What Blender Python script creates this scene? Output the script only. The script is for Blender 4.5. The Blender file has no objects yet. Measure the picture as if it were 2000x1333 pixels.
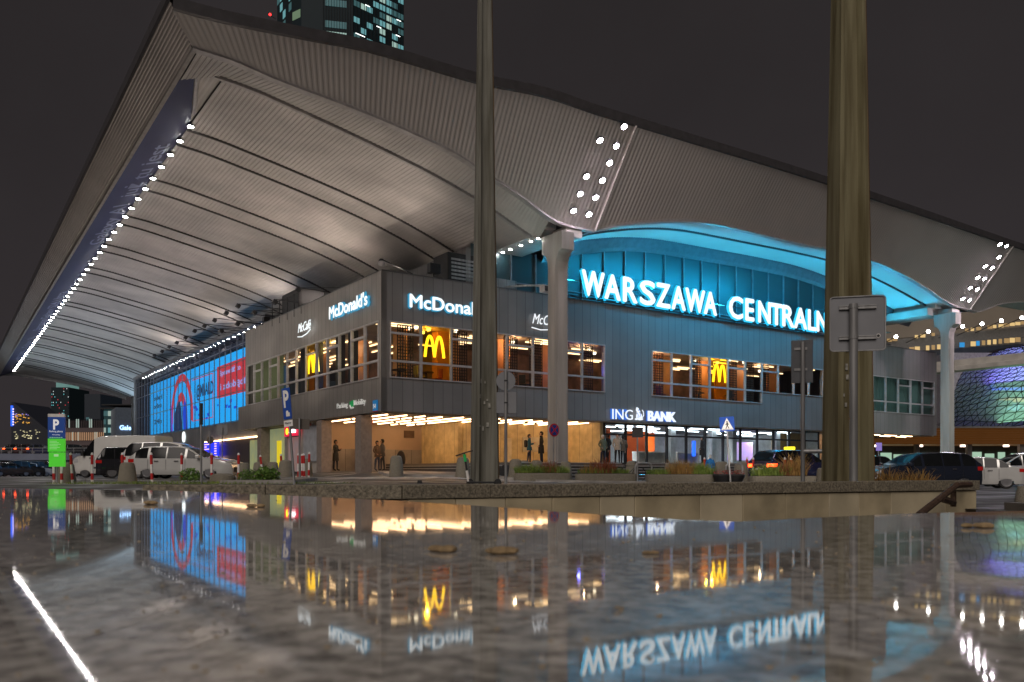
import bpy, bmesh, math, random
from mathutils import Vector, Matrix
random.seed(7)
C = bpy.data.collections.new('place'); 
SC = bpy.context.scene
SC.collection.children.link(C)
PI = math.pi
# ------------------------------------------------------------ camera, world, exposure
EYE = 0.45; F = 1622.0; HOR = 920.0
cam = bpy.data.cameras.new('camera'); camo = bpy.data.objects.new('camera', cam); SC.collection.objects.link(camo)
camo.location = (0, 0, EYE); camo.rotation_euler = (PI/2, 0, 0)
cam.sensor_width = 36; cam.lens = F/2000*36; cam.shift_y = (HOR-666.5)/2000
cam.clip_start = 0.02; cam.clip_end = 3000
cam.dof.use_dof = True; cam.dof.focus_distance = 30; cam.dof.aperture_fstop = 9.0
SC.camera = camo
W = bpy.data.worlds.new('World'); SC.world = W; W.use_nodes = True
nt = W.node_tree; bg = nt.nodes['Background']
sky = nt.nodes.new('ShaderNodeTexSky'); sky.sky_type = 'NISHITA'; sky.sun_disc = False
sky.sun_elevation = math.radians(-6); sky.sun_rotation = math.radians(200)
tc = nt.nodes.new('ShaderNodeTexCoord'); sp = nt.nodes.new('ShaderNodeSeparateXYZ'); rp = nt.nodes.new('ShaderNodeValToRGB')
nt.links.new(tc.outputs['Generated'], sp.inputs[0]); nt.links.new(sp.outputs['Z'], rp.inputs[0])
rp.color_ramp.elements[0].color = (0.033, 0.028, 0.030, 1); rp.color_ramp.elements[1].color = (0.020, 0.0175, 0.0178, 1)
rp.color_ramp.elements[1].position = 0.7
mx = nt.nodes.new('ShaderNodeMix'); mx.data_type = 'RGBA'; mx.blend_type = 'ADD'; mx.inputs[0].default_value = 0.05
cn = nt.nodes.new('ShaderNodeTexNoise'); cn.inputs['Scale'].default_value = 2.2; cn.inputs['Detail'].default_value = 5; nt.links.new(tc.outputs['Generated'], cn.inputs['Vector'])
cr = nt.nodes.new('ShaderNodeMapRange'); cr.inputs[1].default_value = .3; cr.inputs[2].default_value = .7; cr.inputs[3].default_value = .82; cr.inputs[4].default_value = 1.18; nt.links.new(cn.outputs[0], cr.inputs[0])
cm = nt.nodes.new('ShaderNodeMix'); cm.data_type = 'RGBA'; cm.blend_type = 'MULTIPLY'; cm.inputs[0].default_value = 1; nt.links.new(rp.outputs[0], cm.inputs[6]); nt.links.new(cr.outputs[0], cm.inputs[7])
nt.links.new(cm.outputs[2], mx.inputs[6]); nt.links.new(sky.outputs[0], mx.inputs[7]); nt.links.new(mx.outputs[2], bg.inputs[0])
bg.inputs[1].default_value = 1.0
SC.view_settings.view_transform = 'Standard'; SC.view_settings.look = 'None'
SC.view_settings.exposure = 0.0; SC.view_settings.gamma = 1.0

def lamp(name, kind, loc, power, col, radius=0.05, target=None, angle=None, blend=0.6):
    L = bpy.data.lights.new(name, kind); L.energy = power; L.color = col
    if kind == 'SUN': L.angle = math.radians(angle)
    else: L.shadow_soft_size = radius
    if kind == 'SPOT': L.spot_size = math.radians(angle); L.spot_blend = blend
    o = bpy.data.objects.new(name, L); C.objects.link(o); o.location = loc
    if target is not None:
        d = Vector(target)-Vector(loc); o.rotation_euler = d.to_track_quat('-Z', 'Y').to_euler()
    return o
# the soft glow of the lit city around the square, coming from behind the camera
lamp('city_glow_sun', 'SUN', (-14, -30, 68), 1.45, (1.0, 0.89, 0.81), angle=40, target=(6, 40, 6))

# ------------------------------------------------------------ building frame: u along the front, v along the side
TH = math.atan2(0.566, 0.824); CO, SI = math.cos(TH), math.sin(TH); OX, OY = -6.29, 40.0
def B(u, v, z=0): return Vector((OX+u*CO-v*SI, OY+u*SI+v*CO, z))
def ray_v(px, py, v):
    r = (px-1000)/F; ax = OX-v*SI; ay = OY+v*CO
    u = (r*ay-ax)/(CO-r*SI); Y = ay+u*SI
    return u, EYE+(HOR-py)*Y/F
def ray_u(px, py, u):
    r = (px-1000)/F; ax = OX+u*CO; ay = OY+u*SI
    v = (ax-r*ay)/(SI+r*CO); Y = ay+v*CO
    return v, EYE+(HOR-py)*Y/F
def ray_fascia(px, py):            # the sloping front fascia z = 17.2-1.5(v+6)
    lo, hi = -9.0, 2.0
    for _ in range(50):
        m = (lo+hi)/2; u, z = ray_v(px, py, m)
        if z < 17.2-1.5*(m+6): lo = m
        else: hi = m
    return u, m, z
def at(px, Y): return (px-1000)/F*Y
# ground height of the square
GR = [-1.4, -.45, -.3, -.2, -.08, 0.03, .3, .5, 1.2]
GH = {0: [0]*9, 24: [0, 0, 0, 0, 0, -.02, -.1, -.25, -.3], 38: [0, .06, .1, .18, .2, -.02, -.1, -.36, -.4],
      45: [0, .05, .12, .46, .46, .1, 0, -.36, -.4], 60: [-.1, 0, .2, .46, .46, .3, 0, -.3, -.4], 95: [-.19, -.19, 0, .2, .2, .2, 0, -.3, -.4], 400: [-.2]*9}
GY = sorted(GH)
def lerp1(xs, ys, x):
    if x <= xs[0]: return ys[0]
    for i in range(len(xs)-1):
        if x <= xs[i+1]: return ys[i]+(ys[i+1]-ys[i])*(x-xs[i])/(xs[i+1]-xs[i])
    return ys[-1]
def g(X, Y):
    r = X/max(Y, 3.0)
    return lerp1(GY, [lerp1(GR, GH[y], r) for y in GY], Y)

# ------------------------------------------------------------ mesh helpers
class MB:
    def __init__(s): s.v = []; s.f = []; s.m = []
    def add(s, vs, fs, mi=0):
        n = len(s.v); s.v += [tuple(p) for p in vs]; s.f += [tuple(i+n for i in f) for f in fs]; s.m += [mi]*len(fs); return s
    def box(s, x0, x1, y0, y1, z0, z1, mi=0):
        return s.add([(x0,y0,z0),(x1,y0,z0),(x1,y1,z0),(x0,y1,z0),(x0,y0,z1),(x1,y0,z1),(x1,y1,z1),(x0,y1,z1)],
                     [(0,3,2,1),(4,5,6,7),(0,1,5,4),(1,2,6,5),(2,3,7,6),(3,0,4,7)], mi)
    def cyl(s, x, y, z0, z1, r0, r1=None, n=16, mi=0):
        if r1 is None: r1 = r0
        return s.lathe([(r0, z0), (r1, z1)], x, y, n, mi)
    def lathe(s, pr, x=0, y=0, n=16, mi=0):
        vs = []; fs = []
        for r, z in pr:
            for k in range(n): a = 2*PI*k/n; vs.append((x+r*math.cos(a), y+r*math.sin(a), z))
        for i in range(len(pr)-1):
            for k in range(n): k2 = (k+1) % n; fs.append((i*n+k, i*n+k2, (i+1)*n+k2, (i+1)*n+k))
        fs.append(tuple(range(n))[::-1]); fs.append(tuple((len(pr)-1)*n+k for k in range(n)))
        return s.add(vs, fs, mi)
    def tube(s, pts, r, n=8, mi=0, r2=None):
        pts = [Vector(p) for p in pts]; vs = []; fs = []; m = len(pts)
        for i, p in enumerate(pts):
            t = (pts[min(i+1, m-1)]-pts[max(i-1, 0)]).normalized()
            if i == 0: up = Vector((0,0,1)) if abs(t.z) < .95 else Vector((1,0,0)); a = t.cross(up).normalized()
            else:
                a = a-t*a.dot(t); a = a.normalized() if a.length > 1e-4 else t.orthogonal().normalized()
            b = a.cross(t)
            rr = r if r2 is None else r+(r2-r)*i/(m-1)
            for k in range(n): q = 2*PI*k/n; vs.append(p+a*rr*math.cos(q)+b*rr*math.sin(q))
        for i in range(m-1):
            for k in range(n): k2 = (k+1) % n; fs.append((i*n+k, i*n+k2, (i+1)*n+k2, (i+1)*n+k))
        fs.append(tuple(range(n))[::-1]); fs.append(tuple((m-1)*n+k for k in range(n)))
        return s.add(vs, fs, mi)
    def prism(s, poly, axis, a, b, mi=0):      # poly in the plane normal to axis ('x','y','z')
        n = len(poly)
        def P(p, d): return {'x': (d, p[0], p[1]), 'y': (p[0], d, p[1]), 'z': (p[0], p[1], d)}[axis]
        return s.add([P(p, a) for p in poly]+[P(p, b) for p in poly],
                     [tuple(range(n)), tuple(range(2*n-1, n-1, -1))]+[(i, i+n, (i+1) % n+n, (i+1) % n) for i in range(n)], mi)
    def sheet(s, rows, mi=0):
        n = len(rows[0]); vs = [p for r in rows for p in r]
        return s.add(vs, [(i*n+k, i*n+k+1, (i+1)*n+k+1, (i+1)*n+k) for i in range(len(rows)-1) for k in range(n-1)], mi)
    def sphere(s, c, r, n=12, m=8, sc=(1,1,1), mi=0):
        vs = [(c[0], c[1], c[2]-r*sc[2])]; fs = []
        for i in range(1, m):
            a = -PI/2+PI*i/m
            for k in range(n): q = 2*PI*k/n; vs.append((c[0]+r*sc[0]*math.cos(a)*math.cos(q), c[1]+r*sc[1]*math.cos(a)*math.sin(q), c[2]+r*sc[2]*math.sin(a)))
        vs.append((c[0], c[1], c[2]+r*sc[2])); T = len(vs)-1
        for k in range(n): fs.append((0, 1+(k+1) % n, 1+k)); fs.append((T, T-n+k, T-n+(k+1) % n))
        for i in range(m-2):
            for k in range(n): k2 = (k+1) % n; fs.append((1+i*n+k, 1+i*n+k2, 1+(i+1)*n+k2, 1+(i+1)*n+k))
        return s.add(vs, fs, mi)
    def build(s, name, mats, parent=None, smooth=False, loc=None, rot=None, bevel=0, fixn=True):
        me = bpy.data.meshes.new(name); me.from_pydata(s.v, [], s.f)
        for m in (mats if isinstance(mats, (list, tuple)) else [mats]): me.materials.append(m)
        me.polygons.foreach_set('material_index', s.m)
        if fixn:
            bm = bmesh.new(); bm.from_mesh(me); bmesh.ops.recalc_face_normals(bm, faces=bm.faces); bm.to_mesh(me); bm.free()
        if smooth: me.shade_smooth(); me.set_sharp_from_angle(angle=math.radians(40))
        me.update()
        o = bpy.data.objects.new(name, me); C.objects.link(o)
        if parent: o.parent = parent
        if loc is not None: o.location = loc
        if rot is not None: o.rotation_euler = rot
        if bevel:
            b = o.modifiers.new('bevel', 'BEVEL'); b.width = bevel; b.segments = 2; b.limit_method = 'ANGLE'
        return o
def tag(o, label=None, cat=None, group=None, kind=None):
    if label: o['label'] = label
    if cat: o['category'] = cat
    if group: o['group'] = group
    if kind: o['kind'] = kind
    return o
def empty(name, loc, rz=0, label=None, cat=None, group=None):
    o = bpy.data.objects.new(name, None); o.empty_display_size = .2; C.objects.link(o)
    o.location = loc; o.rotation_euler = (0, 0, rz); return tag(o, label, cat, group)
def kids(o): return [c for c in C.objects if c.parent == o]
def copy_tree(o, parent=None):
    c = o.copy(); C.objects.link(c); c.parent = parent
    for ch in kids(o): copy_tree(ch, c)
    return c

# ------------------------------------------------------------ materials
MC = {}
def mat(name, col, rough=.6, metal=0, em=None, es=0, var=.15, vs=3.0, bump=0, bs=40, joints=0, spec=.5, col2=None, streak=False, trans=0, wet=0, sz=.12):
    if name in MC: return MC[name]
    m = bpy.data.materials.new(name); m.use_nodes = True; n = m.node_tree; b = n.nodes['Principled BSDF']; MC[name] = m
    b.inputs['Roughness'].default_value = rough; b.inputs['Metallic'].default_value = metal
    b.inputs['Specular IOR Level'].default_value = spec
    tcn = n.nodes.new('ShaderNodeTexCoord'); nz = n.nodes.new('ShaderNodeTexNoise'); nz.inputs['Scale'].default_value = vs; nz.inputs['Detail'].default_value = 6
    vec = tcn.outputs['Object']
    if streak:
        mp = n.nodes.new('ShaderNodeMapping'); mp.inputs['Scale'].default_value = (1, 1, sz); n.links.new(vec, mp.inputs[0]); vec = mp.outputs[0]
    n.links.new(vec, nz.inputs['Vector'])
    r = n.nodes.new('ShaderNodeValToRGB'); r.color_ramp.elements[0].position = .32; r.color_ramp.elements[1].position = .68
    c2 = col2 if col2 else tuple(min(1, c*(1+var)) for c in col); c1 = col if col2 else tuple(c*(1-var) for c in col)
    r.color_ramp.elements[0].color = (*c1, 1); r.color_ramp.elements[1].color = (*c2, 1)
    n.links.new(nz.outputs[0], r.inputs[0]); out = r.outputs[0]
    if joints:
        s = n.nodes.new('ShaderNodeSeparateXYZ'); n.links.new(tcn.outputs['Object'], s.inputs[0])
        a = n.nodes.new('ShaderNodeMath'); a.operation = 'ADD'; n.links.new(s.outputs[0], a.inputs[0]); n.links.new(s.outputs[1], a.inputs[1])
        d = n.nodes.new('ShaderNodeMath'); d.operation = 'DIVIDE'; n.links.new(a.outputs[0], d.inputs[0]); d.inputs[1].default_value = joints
        fr = n.nodes.new('ShaderNodeMath'); fr.operation = 'FRACT'; n.links.new(d.outputs[0], fr.inputs[0])
        lt = n.nodes.new('ShaderNodeMath'); lt.operation = 'LESS_THAN'; n.links.new(fr.outputs[0], lt.inputs[0]); lt.inputs[1].default_value = .02/joints
        fl = n.nodes.new('ShaderNodeMath'); fl.operation = 'FLOOR'; n.links.new(d.outputs[0], fl.inputs[0])
        wn = n.nodes.new('ShaderNodeTexWhiteNoise'); wn.noise_dimensions = '1D'; n.links.new(fl.outputs[0], wn.inputs['W'])
        mr = n.nodes.new('ShaderNodeMapRange'); mr.inputs[3].default_value = .93; mr.inputs[4].default_value = 1.05; n.links.new(wn.outputs[0], mr.inputs[0])
        mu = n.nodes.new('ShaderNodeMix'); mu.data_type = 'RGBA'; mu.blend_type = 'MULTIPLY'; mu.inputs[0].default_value = 1
        n.links.new(out, mu.inputs[6]); n.links.new(mr.outputs[0], mu.inputs[7])
        jm = n.nodes.new('ShaderNodeMix'); jm.data_type = 'RGBA'; n.links.new(lt.outputs[0], jm.inputs[0]); n.links.new(mu.outputs[2], jm.inputs[6])
        jm.inputs[7].default_value = (.06, .06, .06, 1); out = jm.outputs[2]
    n.links.new(out, b.inputs['Base Color'])
    if wet:
        w = n.nodes.new('ShaderNodeTexNoise'); w.inputs['Scale'].default_value = .5; w.inputs['Detail'].default_value = 4
        mr = n.nodes.new('ShaderNodeMapRange'); mr.inputs[1].default_value = .4; mr.inputs[2].default_value = .6; mr.inputs[3].default_value = wet; mr.inputs[4].default_value = rough
        n.links.new(tcn.outputs['Object'], w.inputs['Vector']); n.links.new(w.outputs[0], mr.inputs[0]); n.links.new(mr.outputs[0], b.inputs['Roughness'])
    if bump:
        bn = n.nodes.new('ShaderNodeTexNoise'); bn.inputs['Scale'].default_value = bs; bn.inputs['Detail'].default_value = 4
        n.links.new(tcn.outputs['Object'], bn.inputs['Vector']); bu = n.nodes.new('ShaderNodeBump'); bu.inputs['Strength'].default_value = bump; bu.inputs['Distance'].default_value = .02
        n.links.new(bn.outputs[0], bu.inputs['Height']); n.links.new(bu.outputs[0], b.inputs['Normal'])
    if em: b.inputs['Emission Color'].default_value = (*em, 1); b.inputs['Emission Strength'].default_value = es
    if trans: b.inputs['Transmission Weight'].default_value = trans
    return m
def glow(name, col, s):
    if name in MC: return MC[name]
    m = mat(name, (.02, .02, .02), .5, em=col, es=s); return m
def glass(name, tint=(.85, .9, .9), refl=.9, rough=.02, base=.06):
    if name in MC: return MC[name]
    m = bpy.data.materials.new(name); m.use_nodes = True; n = m.node_tree; n.nodes.clear(); MC[name] = m
    o = n.nodes.new('ShaderNodeOutputMaterial'); t = n.nodes.new('ShaderNodeBsdfTransparent'); t.inputs[0].default_value = (*tint, 1)
    gl = n.nodes.new('ShaderNodeBsdfGlossy'); gl.inputs['Roughness'].default_value = rough; gl.inputs[0].default_value = (refl,)*3+(1,)
    lw0 = n.nodes.new('ShaderNodeLayerWeight'); lw0.inputs[0].default_value = .5
    pw = n.nodes.new('ShaderNodeMath'); pw.operation = 'POWER'; pw.inputs[1].default_value = 4; n.links.new(lw0.outputs['Facing'], pw.inputs[0])
    lw = n.nodes.new('ShaderNodeMath'); lw.operation = 'MULTIPLY'; lw.inputs[1].default_value = .9; n.links.new(pw.outputs[0], lw.inputs[0])
    tcn = n.nodes.new('ShaderNodeTexCoord'); nz = n.nodes.new('ShaderNodeTexNoise'); nz.inputs['Scale'].default_value = .7
    bu = n.nodes.new('ShaderNodeBump'); bu.inputs['Strength'].default_value = .05; n.links.new(tcn.outputs['Object'], nz.inputs['Vector']); n.links.new(nz.outputs[0], bu.inputs['Height']); n.links.new(bu.outputs[0], gl.inputs['Normal'])
    ad = n.nodes.new('ShaderNodeMath'); ad.operation = 'ADD'; ad.inputs[1].default_value = base; n.links.new(lw.outputs[0], ad.inputs[0])
    mi = n.nodes.new('ShaderNodeMixShader'); n.links.new(ad.outputs[0], mi.inputs[0]); n.links.new(t.outputs[0], mi.inputs[1]); n.links.new(gl.outputs[0], mi.inputs[2]); n.links.new(mi.outputs[0], o.inputs[0])
    return m
m_panel = mat('cladding', (.23, .22, .215), .45, .2, joints=.5667, vs=.35, var=.12, bump=.05, bs=.6)
m_panel2 = mat('side_cladding', (.27, .25, .23), .45, .2, joints=.54, vs=.5, var=.14, bump=.05, bs=.6)
m_soffit = mat('soffit_sheet', (.42, .395, .37), .55, .1, vs=.35, var=.2)
m_fascia = mat('fascia_sheet', (.42, .385, .36), .5, .1, vs=.3, var=.08)
m_dark = mat('dark_metal', (.03, .03, .032), .5, .4)
m_frame = mat('white_frame', (.48, .46, .46), .4, .3)
m_conc = mat('concrete', (.30, .28, .26), .8, vs=2, var=.2, bump=.2, bs=12, streak=True)
m_conc2 = mat('bollard_concrete', (.20, .18, .14), .85, vs=60, var=.4, bump=.4, bs=80)
m_asph = mat('asphalt', (.060, .058, .055), .75, vs=1.2, var=.25, bump=.25, bs=60, wet=.32)
m_pave = mat('pavement', (.16, .145, .13), .75, vs=2, var=.2, bump=.2, bs=30, wet=.4)
m_white = mat('white_paint', (.72, .70, .67), .5, vs=9, var=.12)
m_red = mat('red_paint', (.5, .02, .02), .45, vs=6, var=.1)
m_blue = mat('blue_sign', (.01, .06, .32), .4, vs=4, var=.05)
m_pole = mat('galvanised', (.30, .30, .30), .5, .5, vs=8, var=.25, streak=True)
m_signback = mat('sign_back', (.21, .215, .23), .55, .2, vs=1.5, var=.1, bump=.05, bs=3)
m_rubber = mat('rubber', (.02, .02, .02), .8)
m_glass = glass('window_glass')
m_carglass = mat('car_glass', (.008, .009, .010), .08, 0, spec=.22)
m_chrome = mat('chrome', (.6, .6, .6), .15, 1)
m_tail = mat('tail_lamp', (.35, .01, .01), .15, em=(1, .02, .01), es=.06)
m_tailon = mat('tail_lamp_lit', (.4, .01, .01), .2, em=(1, .06, .01), es=9)
m_head = mat('head_lamp', (.6, .6, .62), .08, .3)
m_orange = mat('warm_wood', (.52, .20, .07), .5, vs=2, var=.25)
def text_mb(body, size, ext, off=0.0, sx=1.0, shear=0, bev=0, space=1.0):
    cu = bpy.data.curves.new('t', 'FONT'); cu.body = body; cu.size = size; cu.extrude = ext; cu.offset = off; cu.shear = shear
    cu.bevel_depth = bev; cu.space_character = space; cu.resolution_u = 3
    o = bpy.data.objects.new('t', cu); SC.collection.objects.link(o)
    dg = bpy.context.evaluated_depsgraph_get(); me = bpy.data.meshes.new_from_object(o.evaluated_get(dg))
    b = MB(); b.v = [(v.co.x*sx, v.co.y, v.co.z) for v in me.vertices]; b.f = [tuple(p.vertices) for p in me.polygons]; b.m = [0]*len(b.f)
    bpy.data.objects.remove(o); bpy.data.meshes.remove(me); bpy.data.curves.remove(cu)
    return b
def stand(b, M):   # lay (x, y, z) text coordinates through matrix M
    b.v = [tuple(M @ Vector(p)) for p in b.v]; return b
RXM = Matrix.Rotation(PI/2, 4, 'X')
def text_obj(name, body, height, width, ext, m, parent, pos, off=0, shear=0, bev=0, space=1.0, rz=0, bold=0):
    b = text_mb(body, 1.0, 0, off, 1, shear, 0, space)
    x0 = min(p[0] for p in b.v); x1 = max(p[0] for p in b.v); y0 = min(p[1] for p in b.v); y1 = max(p[1] for p in b.v)
    sy = height/(y1-y0); sx = width/(x1-x0) if width else sy
    b = text_mb(body, 1.0, ext/1.0, off, 1, shear, bev, space)
    M = Matrix.Translation(Vector(pos)) @ Matrix.Rotation(rz, 4, 'Z') @ RXM @ Matrix.Diagonal((sx, sy, 1, 1)) @ Matrix.Translation((-x0, -y0, 0))
    stand(b, M)
    if bold:
        dx = Vector((math.cos(rz), math.sin(rz), 0)); dn = Vector((math.sin(rz), -math.cos(rz), 0)); v0, f0 = b.v, b.f; b = MB()
        for k, (a, c) in enumerate(((-1, 0), (1, 0), (0, 1), (0, -1), (0, 0))): b.add([tuple(Vector(p)+dx*bold*a+Vector((0, 0, bold*c))+dn*.002*k) for p in v0], f0)
    return b.build(name, m, parent, fixn=False)
# ============================================================ GROUND
PITX0, PITX1 = -3.9, 7.0
def wall_y(X): return 8.75 if X < -1.1 else 8.75+(X+1.1)*.50
xs = sorted(set([-600, -300, -150, -90]+[-60+2*i for i in range(61)]+[90, 150, 300, 600]+[PITX0, PITX1]))
ys = sorted(set([-300, -60, -20, -5, 0, 3, 6]+[14+2*i for i in range(45)]+[130, 180, 260, 400, 700, 1500]+[8.0, 9, 10, 11, 12, 13, 12.9]))
b = MB(); idx = {}
def hole(x0, x1, y0, y1):
    cx, cy = (x0+x1)/2, (y0+y1)/2
    return PITX0 < cx < PITX1 and -5 < cy and y0 < wall_y(cx)+.3
for j, y in enumerate(ys):
    for i, x in enumerate(xs): b.v.append((x, y, g(x, y)))
n = len(xs)
for j in range(len(ys)-1):
    for i in range(n-1):
        if not hole(xs[i], xs[i+1], ys[j], ys[j+1]): b.f.append((j*n+i, j*n+i+1, (j+1)*n+i+1, (j+1)*n+i)); b.m.append(0)
tag(b.build('ground', m_asph, smooth=True), kind='structure')
b = MB(); b.prism([(PITX0, 8.95), (-1.1, 8.95), (7.2, 13.1), (7.2, 16), (PITX0, 12.2)], 'z', -.4, -.13); tag(b.build('pavement', m_pave), kind='structure')
b = MB(); b.box(PITX0-.2, PITX1+.4, -5.2, 13.2, -3.2, -3.0); b.box(PITX0-.25, PITX0, -5, 8.6, -3, .02); b.box(PITX1+.35, PITX1+.6, -5, 12.4, -3, -.02)
tag(b.build('underpass_floor', m_pave), kind='structure')
def strip_on_ground(b, pts_px, w=.12, lift=.012, mi=0):   # painted line through ground points (X, Y)
    for (x0, y0), (x1, y1) in zip(pts_px[:-1], pts_px[1:]):
        d = Vector((x1-x0, y1-y0)); nn = max(1, int(d.length/1.5)); d.normalize(); nx, ny = -d.y*w/2, d.x*w/2
        rows = []
        for k in range(nn+1):
            t = k/nn; x = x0+(x1-x0)*t; y = y0+(y1-y0)*t
            rows.append([(x+nx, y+ny, g(x+nx, y+ny)+lift), (x-nx, y-ny, g(x-nx, y-ny)+lift)])
        b.sheet(rows)
b = MB()
for k in range(9):      # zebra crossing on the left, bars run towards the station
    x = at(110+k*62, 27.5); strip_on_ground(b, [(x, 27.0), (x+.9, 28.6)], .62)
for k in range(10):
    x = at(600, 34)+k*1.15; strip_on_ground(b, [(x, 33.2), (x+1.6, 36.2)], .5)
for k in range(7): strip_on_ground(b, [(at(230, 36)+k*2.7, 36.2), (at(230, 36)+k*2.7+1.3, 41)], .1)
strip_on_ground(b, [(-4, 31), (3, 31.6)], .12); strip_on_ground(b, [(-24, 27), (-19, 26.0)], .14)
strip_on_ground(b, [(14, 22), (24, 27)], .12); strip_on_ground(b, [(12, 17), (26, 20)], .12)
tag(b.build('road_markings', m_white, fixn=False), kind='structure')
# raised kerbed islands
def island(poly, name, h=.12):
    b = MB(); n = len(poly); vs = [(x, y, g(x, y)-.3) for x, y in poly]+[(x, y, g(x, y)+h) for x, y in poly]
    b.add(vs, [(i, (i+1) % n, (i+1) % n+n, i+n) for i in range(n)], 1); b.add([(x, y, g(x, y)+h) for x, y in poly], [tuple(range(n))])
    tag(b.build(name, [m_pave, m_conc]), kind='structure')
island([(at(430, 27), 27), (at(575, 27), 27), (at(620, 31), 31), (at(560, 35), 35), (at(470, 35), 35)], 'pavement')
island([(at(760, 39), 38.2), (at(905, 38), 36.5), (at(1010, 36), 35.5), (at(1020, 38), 38), (at(900, 40), 41.5), (at(740, 42), 41.8)], 'pavement')
island([(1.0, 34.5), (13, 34.0), (19, 35.5), (18, 37.5), (1, 38)], 'pavement', .1)

# ============================================================ STATION
ST = empty('train_station', B(0, 0, 0), TH, 'large railway station with a sweeping ribbed white roof over a grey clad two storey block', 'station')
def interp(tab, x):
    if x <= tab[0][0]: return tab[0][1]
    if x >= tab[-1][0]: return tab[-1][1]
    n = len(tab)
    for i in range(n-1):
        if x <= tab[i+1][0]:
            x0, y0 = tab[i]; x1, y1 = tab[i+1]; h = x1-x0; t = (x-x0)/h
            m0 = (y1-tab[i-1][1])/(x1-tab[i-1][0]) if i > 0 else (y1-y0)/h
            m1 = (tab[i+2][1]-y0)/(tab[i+2][0]-x0) if i < n-2 else (y1-y0)/h
            return (2*t**3-3*t*t+1)*y0+(t**3-2*t*t+t)*h*m0+(-2*t**3+3*t*t)*y1+(t**3-t*t)*h*m1
SA = [(-10.9, 16.45), (-8.96, 16.46), (-6.9, 16.29), (-4.84, 15.92), (-2.03, 15.35), (.2, 14.85), (2.33, 14.3), (4.5, 13.6), (7.4, 12.45)]
topA = [ray_v(px, py, -6) for px, py in [(336, 19), (423, 43), (594, 78), (718, 102), (932, 164), (1060, 190), (1160, 223), (1240, 247)]]
arcA = [ray_fascia(px, py) for px, py in [(376, 93), (457, 119), (537, 154), (632, 190), (718, 223), (813, 264), (884, 297), (932, 328), (1012, 380), (1091, 435)]]
arcA.append(ray_fascia(1160, 452))
topB = [topA[-1]]+[ray_v(px, py, -6) for px, py in [(1618, 362), (1976, 482)]]
arcB = [ray_fascia(px, py) for px, py in [(1160, 452), (1200, 442), (1272, 434), (1338, 432), (1400, 438), (1480, 456), (1540, 470), (1618, 487), (1694, 506), (1760, 534), (1808, 562), (1860, 596), (1892, 605)]]
print('topA', [tuple(round(c, 2) for c in p) for p in topA]); print('arcA', [tuple(round(c, 2) for c in p) for p in arcA])
print('topB', [tuple(round(c, 2) for c in p) for p in topB]); print('arcB', [tuple(round(c, 2) for c in p) for p in arcB])
def tz(tab): return [(p[0], p[1]) for p in tab]
def az(tab): return [(p[0], p[2]) for p in tab]
def av(tab): return [(p[0], p[1]) for p in tab]
def corr(u, per=.2, h=.035):
    f = (u/per) % 1; return h if f < .42 else 0
def fascia(top, arc, per, name='roof_fascia'):
    b = MB(); u0, u1 = top[0][0], top[-1][0]; a0, a1 = arc[0][0], arc[-1][0]; n = int((u1-u0)/per)*4; r0 = []; r1 = []
    for i in range(n+1):
        t = i/n; h = .016 if (i % 4) in (0, 1) else 0
        tu = u0+(u1-u0)*t; au = a0+(a1-a0)*t
        r0.append((tu, -6-h, interp(tz(top), tu)-h*.5)); r1.append((au, interp(av(arc), au)-h, interp(az(arc), au)-h*.5))
    b.sheet([r0, r1]); return b.build(name, m_fascia, ST, fixn=False)
fascia(topA, arcA, .24); fascia(topB, arcB, .24)
C0u = arcB[-1][0]; topC = [topB[-1], (topB[-1][0]+19, topB[-1][1]+.1)]
arcC = [arcB[-1]]+[(C0u+d, -3.0-k*1.2, 12.7+k*1.8) for d, k in [(1.5, .2), (4, .65), (8, .95), (14, 1.05), (19, 1.0)]]
fascia(topC, arcC, .3)
# left fascia, corrugations run along the eaves
VE = lambda u: 125-(u+10.9)/(18.3)*13
b = MB(); rows = []
N = 44
for i in range(N+1):
    t = i/N; h = .02 if i % 4 in (0, 1) else 0; u = -10.9+1.0*t; z = 16.8-1.0*t
    rows.append([(u-h, -6+1.0*t, z-h), (u-h, 60, z-h+.1), (u-h, VE(u), z-h)])
b.sheet(rows); b.build('roof_fascia', m_fascia, ST, fixn=False)
# lip, eaves flashing
b = MB(); b.sheet([[(-9.95, -5.05, 15.78), (-9.95, VE(-9.9), 15.78)], [(-9.8, -4.9, 15.74), (-9.8, VE(-9.8), 15.74)], [(-9.8, -4.9, 15.98), (-9.8, VE(-9.8), 15.98)]])
b.build('eaves_lip', mat('lip_metal', (.34, .32, .30), .5, .2), ST)
def flash(tab, h0=0, h=.42):
    b = MB(); pts = []
    for i in range(25):
        u = tab[0][0]+(tab[-1][0]-tab[0][0])*i/24; pts.append((u, interp(tz(tab), u)))
    b.sheet([[(u, -6.02, z-.04) for u, z in pts], [(u, -6.14, z) for u, z in pts], [(u, -6.14, z+h) for u, z in pts], [(u, -5.5, z+h+.05) for u, z in pts]]); return b
mfl = mat('flashing', (.07, .066, .07), .5, .3)
for t in (topA, topB, topC): flash(t).build('flashing', mfl, ST, fixn=False)
b = MB(); b.sheet([[(-10.93, -6.1, 16.75), (-10.93, VE(-10.9), 16.75)], [(-11.03, -6.14, 16.8), (-11.03, VE(-10.9), 16.8)], [(-11.03, -6.14, 17.2), (-11.03, VE(-10.9), 17.2)], [(-10.4, -5.9, 17.25), (-10.4, VE(-10.4), 17.25)]]); b.build('flashing', mfl, ST, fixn=False)
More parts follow.
